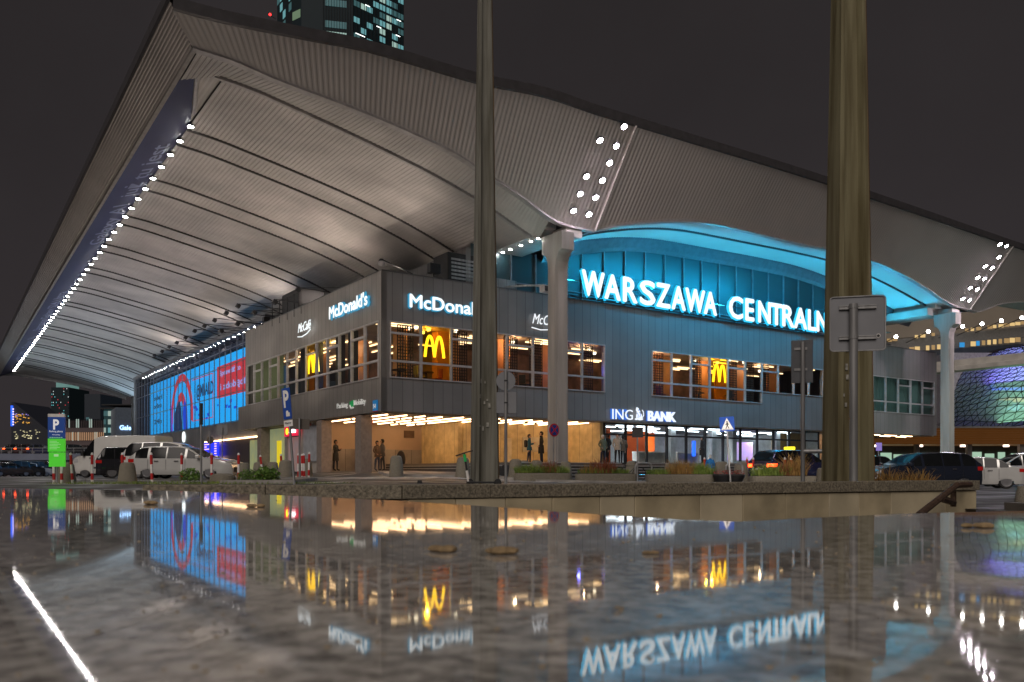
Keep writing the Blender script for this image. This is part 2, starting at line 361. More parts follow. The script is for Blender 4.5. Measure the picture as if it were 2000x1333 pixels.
b = MB(); b.sheet([[(-10.4, -5.5, 17.25), (9, -5.5, 17.6), (66, -5.5, 17.7)], [(-10.4, 60, 17.3), (9, 60, 17.8), (66, 60, 17.8)], [(-10.4, 124, 17.2), (9, 112, 17.4), (66, 112, 17.4)]]); b.build('roof_top', mfl, ST)
# soffit A: long ribbed vault beside the hall
us = []; u = -8.0
while u < 7.4: us += [u, u+.08, u+.1, u+.18]; u += .2
r0 = [(u, -2.1, interp(SA, u)+(0 if i % 4 < 2 else .022)) for i, u in enumerate(us)]
b = MB(); b.sheet([r0, [(p[0], 50, p[2]) for p in r0], [(p[0], VE(p[0])-1, p[2]) for p in r0]]); b.build('soffit', m_soffit, ST, fixn=False)
us = []; u = -9.7
while u < 7.9: us += [u, u+.08, u+.1, u+.18]; u += .2
def zin(u): return interp(SA, u) if u > -8.05 else 15.85+(u+9.7)/1.65*.6
ra = []; rb = []
for i, u in enumerate(us):
    h = 0 if i % 4 < 2 else .025
    ra.append((u, interp(av(arcA), u)+.25, interp(az(arcA), u)+h+.02)); rb.append((u, -2.2, zin(u)+h-.02))
b = MB(); b.sheet([ra, rb]); b.build('soffit', m_soffit, ST, fixn=False)
def band_along(tab, dv0, dv1, dz, n=60):
    b = MB(); P = []
    for i in range(n+1):
        u = tab[0][0]+(tab[-1][0]-tab[0][0])*i/n; P.append((u, interp(av(tab), u), interp(az(tab), u)))
    b.sheet([[(u, v-.04, z+.1) for u, v, z in P], [(u, v+dv0, z+dz) for u, v, z in P], [(u, v+dv1, z+dz) for u, v, z in P], [(u, v+dv1, z+.1) for u, v, z in P]]); return b
m_trim = mat('soffit_trim', (.36, .34, .33), .45, .2)
for t in (arcA, arcB, arcC): band_along(t, -.07, .26, -.06).build('arch_trim', m_trim, ST, fixn=False)
def rib(b, v, tab, u0, u1, w=.07, h=.09, n=40):
    P = [(u0+(u1-u0)*i/n, interp(tab, u0+(u1-u0)*i/n)) for i in range(n+1)]
    b.sheet([[(u, v, z+.03) for u, z in P], [(u, v, z-h) for u, z in P], [(u, v+w, z-h) for u, z in P], [(u, v+w, z+.03) for u, z in P]])
b = MB(); rib(b, -2.15, SA, -8.9, 7.4, .16, .12); b.build('soffit_rib', m_trim, ST, fixn=False)
m_rib = mat('dark_rib', (.06, .057, .055), .5)
v = 4.0
while v < 112:
    for d in (0, 2.1):
        b = MB(); rib(b, v+d, SA, -8.0, 7.4); b.build('soffit_rib', m_rib, ST, fixn=False)
    v += 7.9
# far open end of the vault, banner under the eaves
b = MB(); b.sheet([[(u, VE(u)-1.3, interp(SA, u)-.45) for u in [-9.6+17*i/30 for i in range(31)]], [(u, VE(u)-1, interp(SA, u)+1.0) for u in [-9.6+17*i/30 for i in range(31)]]]); b.build('end_trim', m_trim, ST)
m_ban = mat('banner_navy', (.018, .022, .07), .6, vs=.3)
b = MB(); b.sheet([[(-9.78, -2.2, 15.82), (-9.78, 3.4, 15.82), (-9.78, VE(-9.7)-1, 15.82)], [(-9.2, -2.2, 16.03), (-8.0, 3.4, 16.45), (-8.0, VE(-8)-1, 16.45)]])
q = MB(); U_ = [-9.3+.1*i for i in range(14)]; q.sheet([[(u, -2.1, 16.50+(.02 if i % 2 else 0)) for i, u in enumerate(U_)], [(u, max(-2.0, -2.1+(u+9.2)/1.2*5.6)+.3, 16.50+(.02 if i % 2 else 0)) for i, u in enumerate(U_)]]); q.build('soffit', m_soffit, ST, fixn=False)
q = MB(); q.tube([(-9.15, -2.0, 16.3), (-8.4, 1.6, 16.42)], .05, 6); q.tube([(-9.05, -2.0, 16.3), (-8.2, 2.0, 16.42)], .12, 6); q.build('corner_trim', m_trim, ST); b.build('eaves_banner', m_ban, ST)
ban = empty('banner_lettering', B(-9, 8, 15.9), TH, 'pale lettering along the navy strip under the left eaves', 'lettering')
m_bt = mat('banner_text', (.16, .18, .30), .6)
for body, v0, ln in (('Galaxy AI', 27.5, 10.5), ('już tu jest', 15.2, 9.2), ('Samsung Galaxy S24 Ultra', 70, 24), ('Galaxy AI', 86, 10), ('już tu jest', 100, 10)):
    t = text_mb(body, 1.0, .0, .01); x1 = max(p[0] for p in t.v); s = ln/x1
    sl = (.6)/(1.62); out = []
    for x, y, z in t.v: d = .25+(y/.95)*1.1; out.append((-9.62+(1.55-d), v0-x*s, 15.86+(1.55-d)*sl-.035))
    t.v = [(p[0]+9, p[1]-8, p[2]-15.9) for p in out]; t.build('lettering', m_bt, ban, fixn=False)
# beams over the columns and columns
def column_beam(u, v0, v1):
    b = MB(); b.box(u-1.0, u+1.0, v0, v1, 12.45, 13.0); b.box(u-.45, u+.45, v0-.3, v1, 12.98, 13.8); return b.build('roof_beam', mat('beam_paint', (.55, .52, .48), .5, vs=1), ST, bevel=.03)
column_beam(8.4, -2.0, 109); column_beam(46.0, -2.0, 60); column_beam(83.6, -2.0, 60)
def column(u, v):
    z0 = -.2; b = MB(); s = .31; F_ = .52
    pr = [(-s-.04, z0), (s+.04, z0), (s, 10.7)]+[(s+F_*(1-math.cos(a)), 10.7+.85*math.sin(a)) for a in (PI/8, PI/4, 3*PI/8, PI/2)]+[(s+F_+.01, 12.45), (-s-F_-.01, 12.45)]+[(-s-F_*(1-math.cos(a)), 10.7+.85*math.sin(a)) for a in (PI/2, 3*PI/8, PI/4, PI/8)]+[(-s, 10.7)]
    b.prism([(v+p, z) for p, z in pr], 'x', u-.4, u+.4); b.box(u-.30, u+.30, v-s-.06, v-s-.02, z0, 10.5)
    for zj in (3.2, 6.6, 9.4): b.box(u-.405, u+.405, v-s-.025, v+s+.01, zj, zj+.03)
    return b.build('column', m_conc, ST, bevel=.04)
for u, v in ((8.4, -3.0), (46.0, -3.0), (83.6, -3), (8.4, 109.8)): column(u, v)
b = MB(); b.box(-.8, .8, -.5, .5, 0, .8)
for uu in (8.4, 46):
    q = MB(); q.box(uu+.42, uu+1.5, -3.15, -2.02, 12.46, 12.95); q.build('beam_end', MC['beam_paint'], ST, bevel=.03)
# strip edge lines
m_line = mat('strip_edge', (.62, .56, .54), .5)
for tp, ap in ((topA[-1], arcA[-1]), (topB[-1], arcB[-1])):
    b = MB(); b.tube([(tp[0], -6.1, tp[1]), (ap[0], ap[1]-.12, ap[2])], .06); b.build('strip_edge', m_line, ST)
# soffit B : vault over the main entrance, bulkhead, glass wall
def SBf(off=0): return [(u+off, z+.04) for u, v, z in arcB]
def vault(off, v1):
    us = []; u = arcB[0][0]+off
    while u < arcB[-1][0]+off-.2: us += [u, u+.08, u+.1, u+.18]; u += .2
    tb = SBf(off); tv = [(p[0]+off, p[1]) for p in arcB]; tu = [p[0] for p in tb]
    R = [[], [], []]
    for i, u in enumerate(us):
        h = 0 if i % 4 < 2 else .03; z = interp(tb, u)+h; x = (u-tu[0])/(tu[-1]-tu[0]); ris = .5*math.sin(PI*x)
        R[0].append((u, interp(tv, u)+.2, z)); R[1].append((u, -1.6, z+ris*.8)); R[2].append((u, v1, z+ris))
    b = MB(); b.sheet(R); return b, R
m_sofB = mat('soffit_sheet_entrance', (.50, .50, .48), .5, .1, vs=.25, var=.1)
b, RB = vault(0, 1.0); b.build('soffit', m_sofB, ST, fixn=False)
b, RC = vault(topB[-1][0]-topA[-1][0], -.5); b.build('soffit', m_sofB, ST, fixn=False)
ED = [(p[0], p[2]) for p in RB[2][::4]]; MD = [(p[0], p[2]) for p in RB[1][::4]]
b = MB(); rib(b, -1.6, MD, MD[0][0]+.3, MD[-1][0], .1, .1, 60); b.build('soffit_rib', m_rib, ST, fixn=False)
b = MB(); b.sheet([[(u, 1.0, z+.05) for u, z in ED], [(u, 1.05, z-.12) for u, z in ED], [(u, 1.3, z-.55) for u, z in ED], [(u, 1.5, z-.75) for u, z in ED]])
b.build('bulkhead', mat('bulkhead_grey', (.10, .10, .115), .6), ST, fixn=False)
m_hg = mat('hall_glass', (.02, .05, .06), .35, .0, spec=.8, vs=.4)
def edz(u): return interp(ED, u)-.72
n = 46; P = [(6.0+ (43.0-6.0)*i/n) for i in range(n+1)]
def topz(u): return max(10.2, edz(u) if u > ED[0][0] else 12.7)
b = MB(); b.sheet([[(u, 1.56, 10.0) for u in P], [(u, 1.56, topz(u)) for u in P]]); hg = b.build('hall_glazing', m_hg, ST)
b = MB(); u = 6.9
while u < 43: b.box(u-.035, u+.035, 1.44, 1.55, 10.05, topz(u)); u += 1.69
for u in P[:-1]: b.box(u, u+(37/n), 1.46, 1.55, 10.9+.0, 10.96); 
b.build('mullions', mat('mullion_grey', (.22, .24, .26), .5, .3), hg)
b = MB(); b.box(5.6, 44, 1.3, 1.55, 10.0, 10.35)
b.box(5.6, 8.9, 1.40, 1.7, 10.0, 11.0); b.box(5.6, 5.9, 1.4, 9, 10.0, 12.4); b.build('hall_parapet', m_panel, ST)
# ---- box building walls (front v=0, side u=0)
b = MB()
ZB, ZW0, ZW1, ZT = 3.33, 4.97, 7.73, 10.1
b.box(0, 50, 0, .3, ZW1, ZT); b.box(0, 50, 0, .3, ZB, ZW0)
for u0, u1 in ((0, .42), (14.15, 17.85), (34.8, 40.9), (49.6, 50)): b.box(u0, u1, 0, .3, ZW0, ZW1)
b.box(28.1, 34.8, 0, .3, ZW0, 5.72)
b.box(49.7, 50, .3, 20, ZB, ZT)
b.build('front_cladding', m_panel, ST)
b = MB(); b.box(-.004, .3, .3, 21.7, ZW1, ZT+.004); b.box(-.004, .3, .3, 23.4, ZB-.003, ZW0); b.box(-.004, .3, 21.4, 21.7, ZW0, ZW1); b.box(-.004, .3, .0, .26, ZB-.002, ZT+.003)
b.box(0, 2.0, 21.4, 21.7, ZW0, ZT-.02); b.box(0, 2, 23.1, 23.4, ZB, ZW0-.01); b.box(0, 2, 21.7, 23.1, ZW0-.1, ZW0-.012)
b.build('side_cladding', m_panel2, ST)
b = MB(); b.box(.28, 49.9, .28, 21.6, 9.6, 9.7); b.build('roof_deck', m_dark, ST)
b = MB(); b.box(0, 50, -.03, .33, ZT, ZT+.05); b.box(-.035, .33, .33, 21.7, ZT+.004, ZT+.052); b.build('coping', mat('coping_grey', (.14, .14, .14), .4, .4), ST)
# windows
def win(kind, a0, a1, z0, z1, tr, vent, pane=None, name='window'):
    T = (lambda a, d, z: (a, d, z)) if kind == 'f' else (lambda a, d, z: (d, a, z))
    b = MB(); w = .055
    def bar(x0, x1, y0, y1):
        q = MB(); q.box(x0, x1, -.05, .09, y0, y1); b.add([T(*p) for p in q.v], q.f)
    bar(a0+.01, a0+w, z0, z1); bar(a1-w, a1-.01, z0, z1); bar(a0+w, a1-w, z0, z0+w); bar(a0+w, a1-w, z1-w, z1)
    if tr: bar(a0+w, a1-w, tr-.05, tr+.05)
    if vent: bar(a0+w, a1-w, z1-.62, z1-.52)
    o = b.build(name, m_frame, ST)
    p = MB(); p.add([T(a0+w, .03, z0+w), T(a1-w, .03, z0+w), T(a1-w, .03, z1-w), T(a0+w, .03, z1-w)], [(0, 1, 2, 3)])
    p.build('pane', pane or m_glass, o); return o
m_yglass = glass('yellow_glass', (.85, .66, .08), .5)
mod = (14.15-.44)/8
for k in range(8): win('f', .44+k*mod, .44+(k+1)*mod, ZW0, ZW1, 5.8, k % 2 == 0, m_yglass if k == 1 else None)
mod2 = (34.8-17.85)/10
for k in range(10): win('f', 17.85+k*mod2, 17.85+(k+1)*mod2, ZW0 if k < 6 else 5.74, ZW1, 5.8 if k < 6 else None, k % 2 == 0, m_yglass if k == 3 else None)
for k in range(5): win('f', 40.9+k*1.74, 40.9+(k+1)*1.74, ZW0, ZW1, 5.8, k in (2, 4))
mod3 = 21.1/13
for k in range(13): win('s', .28+k*mod3, .28+(k+1)*mod3, ZW0, ZW1, 5.8, k % 2 == 1, m_yglass if k == 5 else None)
# ---- upper room behind the windows
m_int = mat('interior_brown', (.16, .08, .045), .6, vs=1.5, var=.5); m_ceil = mat('interior_ceiling', (.36, .27, .19), .7, vs=2)
m_ow = mat('orange_panel', (.62, .25, .07), .5, vs=.7, var=.3)
b = MB(); b.box(.3, 34.7, .3, 21.2, 4.7, 4.8); b.build('upper_floor', m_int, ST)
b = MB(); b.box(.3, 34.7, .3, 21.2, 7.9, 7.95); b.build('ceiling', m_ceil, ST)
b = MB(); b.box(7.0, 34.7, 7.0, 7.2, 4.8, 7.9); b.box(6.9, 7.1, 7.2, 21.2, 4.8, 7.9); b.build('inner_wall', m_int, ST)
b = MB()
for u in (4.9, 8.6, 12.2, 19.9, 21.4, 25.2, 27.0, 28.6, 32.5): b.box(u-.6, u+.75, 2.6 if u > 6 else 2.2, 2.75, 4.8, 7.9)
for v in (2.5, 7.3, 13.2, 15.0): b.box(2.4, 2.6, v-.2, v+1.1, 4.8, 7.9)
b.build('partition', m_ow, ST)
b = MB()
for v in (1.2, 4.9, 6.6, 9.8, 12.1, 17.2, 18.8, 20.4): b.box(.55, .8, v-.4, v+.35, 4.8, 7.9)
b.build('partition', mat('dark_partition', (.02, .02, .02), .6), ST)
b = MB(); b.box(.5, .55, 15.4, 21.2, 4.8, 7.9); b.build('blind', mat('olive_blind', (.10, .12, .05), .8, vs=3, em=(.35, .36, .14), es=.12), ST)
m_ws = glow('warm_strip', (1, .62, .30), 4)
b = MB(); random.seed(3)
for k in range(11):
    for q in range(9):
        if random.random() < .5 and not (q == 0 and k > 1): u = (.5 if q == 0 else 1.6+q*3.9+random.random()); b.box(u, u+1.7, 1.1+k*.55, 1.18+k*.55, 7.8, 7.86)
for k in range(9):
    for q in range(6):
        if random.random() < .6: v = 7+q*2.4+random.random(); b.box(1.0+k*.6, 1.08+k*.6, v, v+1.4, 7.8, 7.86)
b.build('ceiling_strip', m_ws, ST)
b = MB()
for k in range(26): b.lathe([(.09, 7.72), (.11, 7.85)], random.uniform(.8, 33), random.uniform(.9, 4), 10)
b.build('downlight', glow('warm_white_lamp', (1, .8, .55), 5), ST)
def lattice(u0, u1, z0, z1, v, kind='f', nx=6, nz=16, label=''):
    b = MB(); T = (lambda a, d, z: (a, d, z)) if kind == 'f' else (lambda a, d, z: (d, a, z))
    def bar(x0, x1, y0, y1, d=.0):
        q = MB(); q.box(x0, x1, v+d, v+.03+d, y0, y1); b.add([T(*p) for p in q.v], q.f)
    for i in range(nx+1): x = u0+(u1-u0)*i/nx; bar(x-.025, x+.025, z0, z1)
    for i in range(nz+1): z = z0+(z1-z0)*i/nz; bar(u0, u1, z-.02, z+.02, .031)
    o = b.build('lattice_screen', mat('lattice_wood', (.028, .016, .010), .7), None, loc=B(0, 0, 0), rot=(0, 0, TH))
    tag(o, label, 'screen', 'lattice screens behind the upstairs windows')
LT = ['first window right of the corner', 'third window right of the corner', 'window just right of the left pylon', 'next window but one right of the left pylon', 'last lit window before the roof column', 'blue lit window before the blank teal wall',
      'first window after the blank teal wall', 'window left of the second yellow letter M', 'window right of the second yellow letter M', 'second window right of the second yellow letter M', 'third window right of the second yellow letter M']
for i, u in enumerate((1.15, 4.3, 7.5, 9.2, 10.9, 12.85, 18.5, 21.9, 25.3, 27.0, 28.6)):
    lattice(u, u+.85, 4.9, 7.7, .55, 'f', 6, 18, 'dark wooden lattice screen inside the '+LT[i])
# tables and chairs as seen through the glass
def table_set(u, v, i):
    t = empty('cafe_table', B(u, v, 4.8), TH+random.uniform(-.3, .3), 'dark round cafe table %s' % i, 'table', 'tables upstairs behind the glass')
    b = MB(); b.cyl(0, 0, .72, .76, .4, n=20); b.build('table_top', m_int, t); b = MB(); b.cyl(0, 0, 0, .72, .04, n=8); b.cyl(0, 0, 0, .03, .25, n=16); b.build('pedestal', m_dark, t)
    return t
for i, (u, v, s) in enumerate(((1.6, 1.3, 'behind the first window right of the corner'), (3.2, 1.4, 'under the large yellow letter M right of the corner'), (9.9, 1.4, 'seen right of the left pylon'), (23.4, 1.4, 'under the far yellow letter M'), (26.4, 1.4, 'in the second window right of the far yellow letter M'), (1.5, 8.0, 'left of the yellow letter M on the side wall'))): table_set(u, v, s)
def chair(u, v, rz, s, c):
    t = empty('cafe_chair', B(u, v, 4.8), rz, s, 'chair', 'chairs upstairs behind the glass')
    m = mat('chair_'+c, {'red': (.3, .03, .02), 'black': (.02, .02, .02), 'yellow': (.5, .32, .02)}[c], .6)
    b = MB(); b.box(-.22, .22, -.22, .22, .42, .48); b.build('seat', m, t, bevel=.02); b = MB(); b.box(-.22, .22, .19, .24, .5, .98); b.build('backrest', m, t, bevel=.02)
    for x in (-.19, .19):
        for y in (-.19, .19): b = MB(); b.cyl(x, y, 0, .42, .018, n=6); b.build('leg', m_dark, t)
for u, v, rz, s, c in ((2.6, 1.0, 2.2, 'yellow cafe chair under the large yellow letter M', 'yellow'), (1.0, 1.2, 1.0, 'black cafe chair beside the building corner', 'black'), (3.9, 1.5, -1, 'red cafe chair right of the large yellow letter M', 'red'),
                       (9.3, 1.2, 2.5, 'black cafe chair seen just right of the left pylon', 'black'), (19.9, 1.3, .6, 'red cafe chair in the second window after the blank wall', 'red'), (26.0, 1.0, 2.8, 'black cafe chair right of the far yellow letter M', 'black')): chair(u, v, rz, s, c)
# right-hand rooms with teal curtains
b = MB(); P = [(41+8.6*i/120, .35+.05*math.sin(i*1.3)) for i in range(121)]; b.sheet([[(u, v, 4.9) for u, v in P], [(u, v, 7.8) for u, v in P]])
b.build('curtain', mat('teal_curtain', (.07, .14, .125), .8, vs=1), ST, smooth=True)
# ---- arcade under the box
m_beige = mat('beige_wall', (.62, .47, .33), .6, vs=1.2, var=.06); m_marb = mat('grey_marble', (.42, .38, .34), .45, vs=1.2, var=.2, joints=1.1)
m_yel = mat('travertine', (.55, .43, .22), .5, vs=2.5, var=.18, joints=1.2)
b = MB(); b.box(.3, 49.9, .3, 21.4, ZB-.05, ZB); b.box(50, 50.1, .3, 1, ZB-.05, ZB); b.build('arcade_ceiling', mat('arcade_ceiling', (.5, .40, .30), .6), ST)
b = MB(); b.box(.5, 7.5, 9.8, 10, 1.75, 3.28); b.box(7.3, 7.5, 10, 15, 1.75, 3.28); b.box(5.0, 19, 17, 17.2, 0, 3.28); b.build('arcade_wall', m_beige, ST)
b = MB(); b.box(.5, 7.5, 9.78, 10.02, 0, 1.75); b.box(7.28, 7.52, 10.02, 15, 0, 1.75); b.box(2.6, 4.3, 8.4, 8.7, 0, 1.9); b.build('arcade_dado', m_marb, ST)
ya, _ = ray_v(905, 900, 4.5); yb, _ = ray_v(1187, 900, 4.5)
b = MB(); b.box(ya, yb, 4.5, 4.8, 0, 3.28); b.box(14.3, 14.5, .6, 4.5, .8, 3.28); b.box(ya-.3, ya, 4.6, 9, 0, 3.28); b.build('arcade_wall', m_yel, ST)
b = MB(); q0, _ = ray_v(1022, 860, 4.4); q1, _ = ray_v(1076, 860, 4.4); b.box(q0, q1, 4.42, 4.48, 1.6, 2.5)
b.build('notice_board', mat('notice_board', (.45, .40, .28), .3), ST)
b = MB(); q0, _ = ray_v(986, 860, 4.4); q1, _ = ray_v(996, 860, 4.4); b.box(q0, q1+.15, 4.44, 4.49, .86, 2.4); b.build('door', mat('pale_door', (.6, .52, .35), .5), ST)
for v in (2.4, 7.7, 18.4): b = MB(); b.box(.02, .62, v, v+.75, -.1, ZB-.05); b.build('pillar', mat('pillar_stone', (.26, .21, .18), .6, vs=6), ST)
for u in (41.8,): b = MB(); b.box(u, u+.9, 1.2, 1.9, -.4, ZB); b.build('pillar', m_yel, ST)
b = MB(); b.box(36, 41.5, 3, 3.2, -.4, 3.28); b.build('arcade_wall', m_beige, ST)
ms = glow('arcade_strip', (1, .60, .31), 9); b = MB(); random.seed(5)
for k in range(13):
    v = .7+random.random()*.6; u = .8+k*1.08
    while v < (9 if u < 7.5 else 4.0):
        L = random.uniform(.9, 2.1); b.box(u, u+.07, v, min(v+L, 9.4), ZB-.10, ZB-.055); v += L+random.uniform(.05, .5)
for k in range(5): b.box(5.6+k*1.2, 5.67+k*1.2, 10.5, 13.5, ZB-.10, ZB-.055)
for k in range(5): b.box(37+k*2.3, 38.6+k*2.3, .8, .9, ZB-.10, ZB-.055); b.box(38+k*2.3, 39.4+k*2.3, 1.8, 1.9, ZB-.10, ZB-.055)
b.build('strip_light', ms, ST)
b = MB(); b.box(.9, 1.3, 9.74, 9.775, 2.5, 2.9); b.build('wall_clock', m_dark, ST)
b = MB(); b.box(6.2, 6.9, 9.72, 9.775, 2.5, 2.95)
for k in range(5): b.box(6.25, 6.85, 9.69, 9.72, 2.53+k*.085, 2.58+k*.085)
b.build('vent_grille', mat('vent_brown', (.2, .13, .08), .5), ST)
# side shop fronts under the box (u about 0.5)
def sidebox(va, vb, z0, z1, m, name, d=.5, t=.1): b = MB(); b.box(d, d+t, va, vb, z0, z1); return b.build(name, m, ST)
sidebox(8.6, 10.6, 0, 3.28, m_marb, 'side_wall', .52)
sidebox(9.0, 11.6, 1.0, 3.1, mat('white_board', (.42, .43, .46), .5), 'white_board', .42, .05)
sidebox(11.6, 12.3, 0, 3.28, m_marb, 'side_wall', .52); sidebox(14.6, 15.2, 0, 3.28, m_marb, 'side_wall', .52)
shop = tag(empty('shop_sign', B(.3, 12.2, 2.6), TH, 'red lit shop sign with a yellow blob and white letters under the grey block', 'sign'), None)
b = MB(); b.box(0, .12, 0, 2.4, 0, .62); b.build('panel', mat('red_sign', (.5, .01, .04), .4, em=(.8, .01, .06), es=.9), shop)
text_obj('lettering', 'mobile', .26, 1.1, .02, glow('sign_white', (1, 1, 1), 3), shop, (-.03, 1.45, .18), .02, rz=-PI/2)
b = MB(); b.sphere((-.03, 1.85, .3), .17, sc=(.3, 1, 1.2)); b.build('emblem', glow('sign_yellow', (1, .7, .02), 2.5), shop)
sidebox(12.3, 14.6, .4, 2.55, mat('poster_glow', (.3, .18, .16), .4, col2=(.12, .2, .3), vs=1.6, em=(.4, .25, .22), es=.35), 'shop_window', .56)
sidebox(15.2, 18.3, .3, 3.2, mat('lit_green_glass', (.25, .3, .2), .2, col2=(.5, .45, .1), vs=.9, em=(.35, .40, .22), es=.45), 'glass_door', .6)
sidebox(16.0, 16.8, .3, 2.4, mat('yellow_poster', (.7, .55, .02), .4, em=(.8, .62, .02), es=.7), 'poster', .56, .03)
# ---- bank
bz0 = .86
m_dfr = mat('dark_frame', (.05, .05, .055), .4, .5)
bu0 = 14.5; bn = 12; bm_ = (35.0-bu0)/bn
for k in range(bn):
    a0, a1 = bu0+k*bm_, bu0+(k+1)*bm_
    b = MB()
    for x in (a0+.02, a1-.07): b.box(x, x+.05, .45, .58, bz0, ZB-.05)
    b.box(a0+.07, a1-.07, .45, .58, 2.55, 2.65); b.box(a0+.07, a1-.07, .45, .58, bz0, bz0+.08); b.box(a0+.07, a1-.07, .45, .58, ZB-.12, ZB-.05)
    w = b.build('shop_window', m_dfr, ST); p = MB(); p.add([(a0+.07, .52, bz0), (a1-.07, .52, bz0), (a1-.07, .52, ZB-.1), (a0+.07, .52, ZB-.1)], [(0, 1, 2, 3)]); p.build('pane', m_glass, w)
m_wh = mat('bank_white', (.62, .66, .68), .6); m_or = mat('bank_orange', (.80, .12, .01), .5, vs=1, var=.05)
b = MB(); b.box(14.6, 35, 8, 8.2, bz0, 3.28); b.box(34.9, 35.1, .6, 8, bz0, 3.28); b.box(14.6, 14.75, .6, 8, bz0, 3.28); b.build('bank_wall', m_wh, ST)
b = MB(); b.box(14.7, 35, .6, 8, 3.20, 3.26); b.build('bank_ceiling', mat('bank_ceiling', (.3, .32, .34), .6), ST)
b = MB()
for u, w, v in ((14.9, .9, 1.4), (18.5, 1.7, 3.0), (21.3, .9, 4.2)): b.box(u, u+w, v, v+.15, bz0, 3.0)
b.build('orange_panel', m_or, ST)
b = MB(); 
for u, w in ((31.7, 1.6), (33.6, 1.3)): b.box(u, u+w, 2.0, 2.1, bz0, 3.2)
b.build('wood_panel', mat('bank_wood', (.45, .27, .1), .5, vs=2), ST)
b = MB()
for u in (20.7, 24.5, 26.5, 31.1): b.box(u, u+.42, 1.2, 1.6, bz0, 3.19)
b.build('white_pillar', m_wh, ST)
b = MB(); b.box(28.4, 31.0, 3.2, 3.3, 1.2, 2.5); b.build('advert_panel', mat('advert_glow', (.3, .3, .8), .3, col2=(.8, .3, .5), vs=.8, em=(.6, .5, 1), es=.7), ST)
b = MB(); b.box(22.9, 23.15, 1.4, 1.5, 1.4, 2.4); b.build('blue_screen', glow('blue_screen', (.02, .12, 1), 2.2), ST)
b = MB(); random.seed(8)
for k in range(9):
    for q in range(5):
        if random.random() < .7: u = 15+k*2.2+random.random(); v = 1+q*1.3; b.box(u, u+1.3, v, v+.12, 3.14, 3.19)
b.build('strip_light', glow('cool_strip', (.85, .93, 1), 9), ST)
def counter(u, w, s):
    t = empty('bank_counter', B(u, 1.5, bz0), TH, s, 'counter', 'counters inside the bank'); b = MB(); b.box(0, w, 0, .6, .72, .8); b.build('counter_top', m_white, t)
    b = MB(); b.box(0, .08, .02, .58, 0, .72); b.box(w-.08, w, .02, .58, 0, .72); b.box(.08, w-.08, .5, .56, .1, .72); b.build('base', m_white, t)
counter(18.2, 2.6, 'white counter in front of the orange bank wall'); counter(21.6, 2.0, 'white counter beside the blue bank screen')
# ---- platform and steps (station forecourt)
b = MB(); b.box(4.8, 52, -3.8, 17, -.6, .86); b.build('platform', m_pave, ST)
b = MB()
for k in range(5):
    z = .86-.15*(k+1); b.box(4.8, 36, -3.8-.34*(k+1), -3.8-.34*k, z-.4-.1*k, z, 0); b.box(4.8, 36, -3.84-.34*(k+1), -3.8-.34*(k+1)+.02, z-.03, z+.006, 1)
b.box(4.8, 36, -3.84, -3.78, .83, .866, 1)
for k in range(2): z = .86-.14*(k+1); b.box(4.8-.34*(k+1), 4.8-.34*k, -3.8, 9, z-.5, z, 0); b.box(4.78-.34*(k+1), 4.82-.34*(k+1), -3.8, 9, z-.03, z+.006, 1)
tag(b.build('steps', [mat('step_dark', (.05, .05, .052), .6, vs=4), mat('step_edge', (.40, .40, .40), .6, vs=8)], None, loc=B(0, 0, 0), rot=(0, 0, TH)), kind='structure')
# ---- hall wall with the LED screen (u = 1.5)
HU = 1.5
b = MB(); b.box(HU, HU+.3, 21.8, 70, -.2, 4.3); b.box(HU, HU+.3, 69.2, 71, 4.3, 11.2); b.build('hall_wall', mat('hall_cladding', (.22, .225, .235), .5, .2, joints=.8, vs=.5), ST)
b = MB(); b.box(HU-.1, HU+.6, 21.8, 71, 11.2, 11.55); b.box(HU+.6, HU+6, 70.7, 71, -.2, 11.5); b.build('hall_roof_edge', mat('hall_edge', (.12, .12, .13), .4, .4), ST)
b = MB(); b.add([(HU, 21.8, 4.3), (HU, 70.6, 4.3), (HU, 70.6, 11.2), (HU, 21.8, 11.2)], [(0, 1, 2, 3)]); gw = b.build('hall_glazing', glass('hall_glass_clear', (.85, .9, .95)), ST)
b = MB(); v = 22.4
while v < 70.6: b.box(HU-.05, HU+.02, v-.022, v+.022, 4.3, 11.2); v += 1.62
for z in (4.35, 6.6, 8.9, 10.2): b.box(HU-.045, HU+.01, 21.8, 70.6, z-.03, z+.03)
b.build('mullions', mat('hall_mullion', (.16, .17, .19), .5, .4), gw)
b = MB(); b.box(HU+1.6, HU+1.7, 21.8, 71, 4.0, 11.3); b.build('inner_wall', mat('hall_inner', (.05, .05, .055), .7), ST)
LED = empty('led_screen', B(HU+.5, 45, 4.4), TH, 'huge blue advertising screen with a red ring and red text block behind the hall glazing', 'screen')
SV0, SV1, SZ0, SZ1 = 22.2, 64.8, 4.45, 10.1
def led(b): b.v = [(x, y-45, z-4.4) for x, y, z in b.v]; return b
b = MB(); b.box(.1, .2, SV0, SV1, SZ0, SZ1); led(b).build('panel', mat('led_blue', (.0, .1, .3), .4, em=(.012, .45, 1), es=1.25), LED)
lr = glow('led_red', (.85, .045, .06), .95); ld = glow('led_dark', (.01, .05, .18), .6); lb = glow('led_deep_blue', (.01, .08, .9), 1.0); lp = glow('led_lilac', (.35, .45, .95), 1.1)
b = MB(); b.box(.06, .08, SV0, 36.7, 6.65, 9.35); led(b).build('picture', lr, LED)
def ring(b, vc, zc, rv, rz, w, a0, a1, x=.06, mi=0):
    P = [(a0+(a1-a0)*i/40) for i in range(41)]
    b.sheet([[(x, vc+rv*math.cos(a), zc+rz*math.sin(a)) for a in P], [(x, vc+(rv-w)*math.cos(a), zc+(rz-w*.8)*math.sin(a)) for a in P]], mi)
b = MB(); ring(b, 49.5, 5.6, 4.6, 4.4, .9, -.1, PI+.1); led(b).build('picture', lr, LED)
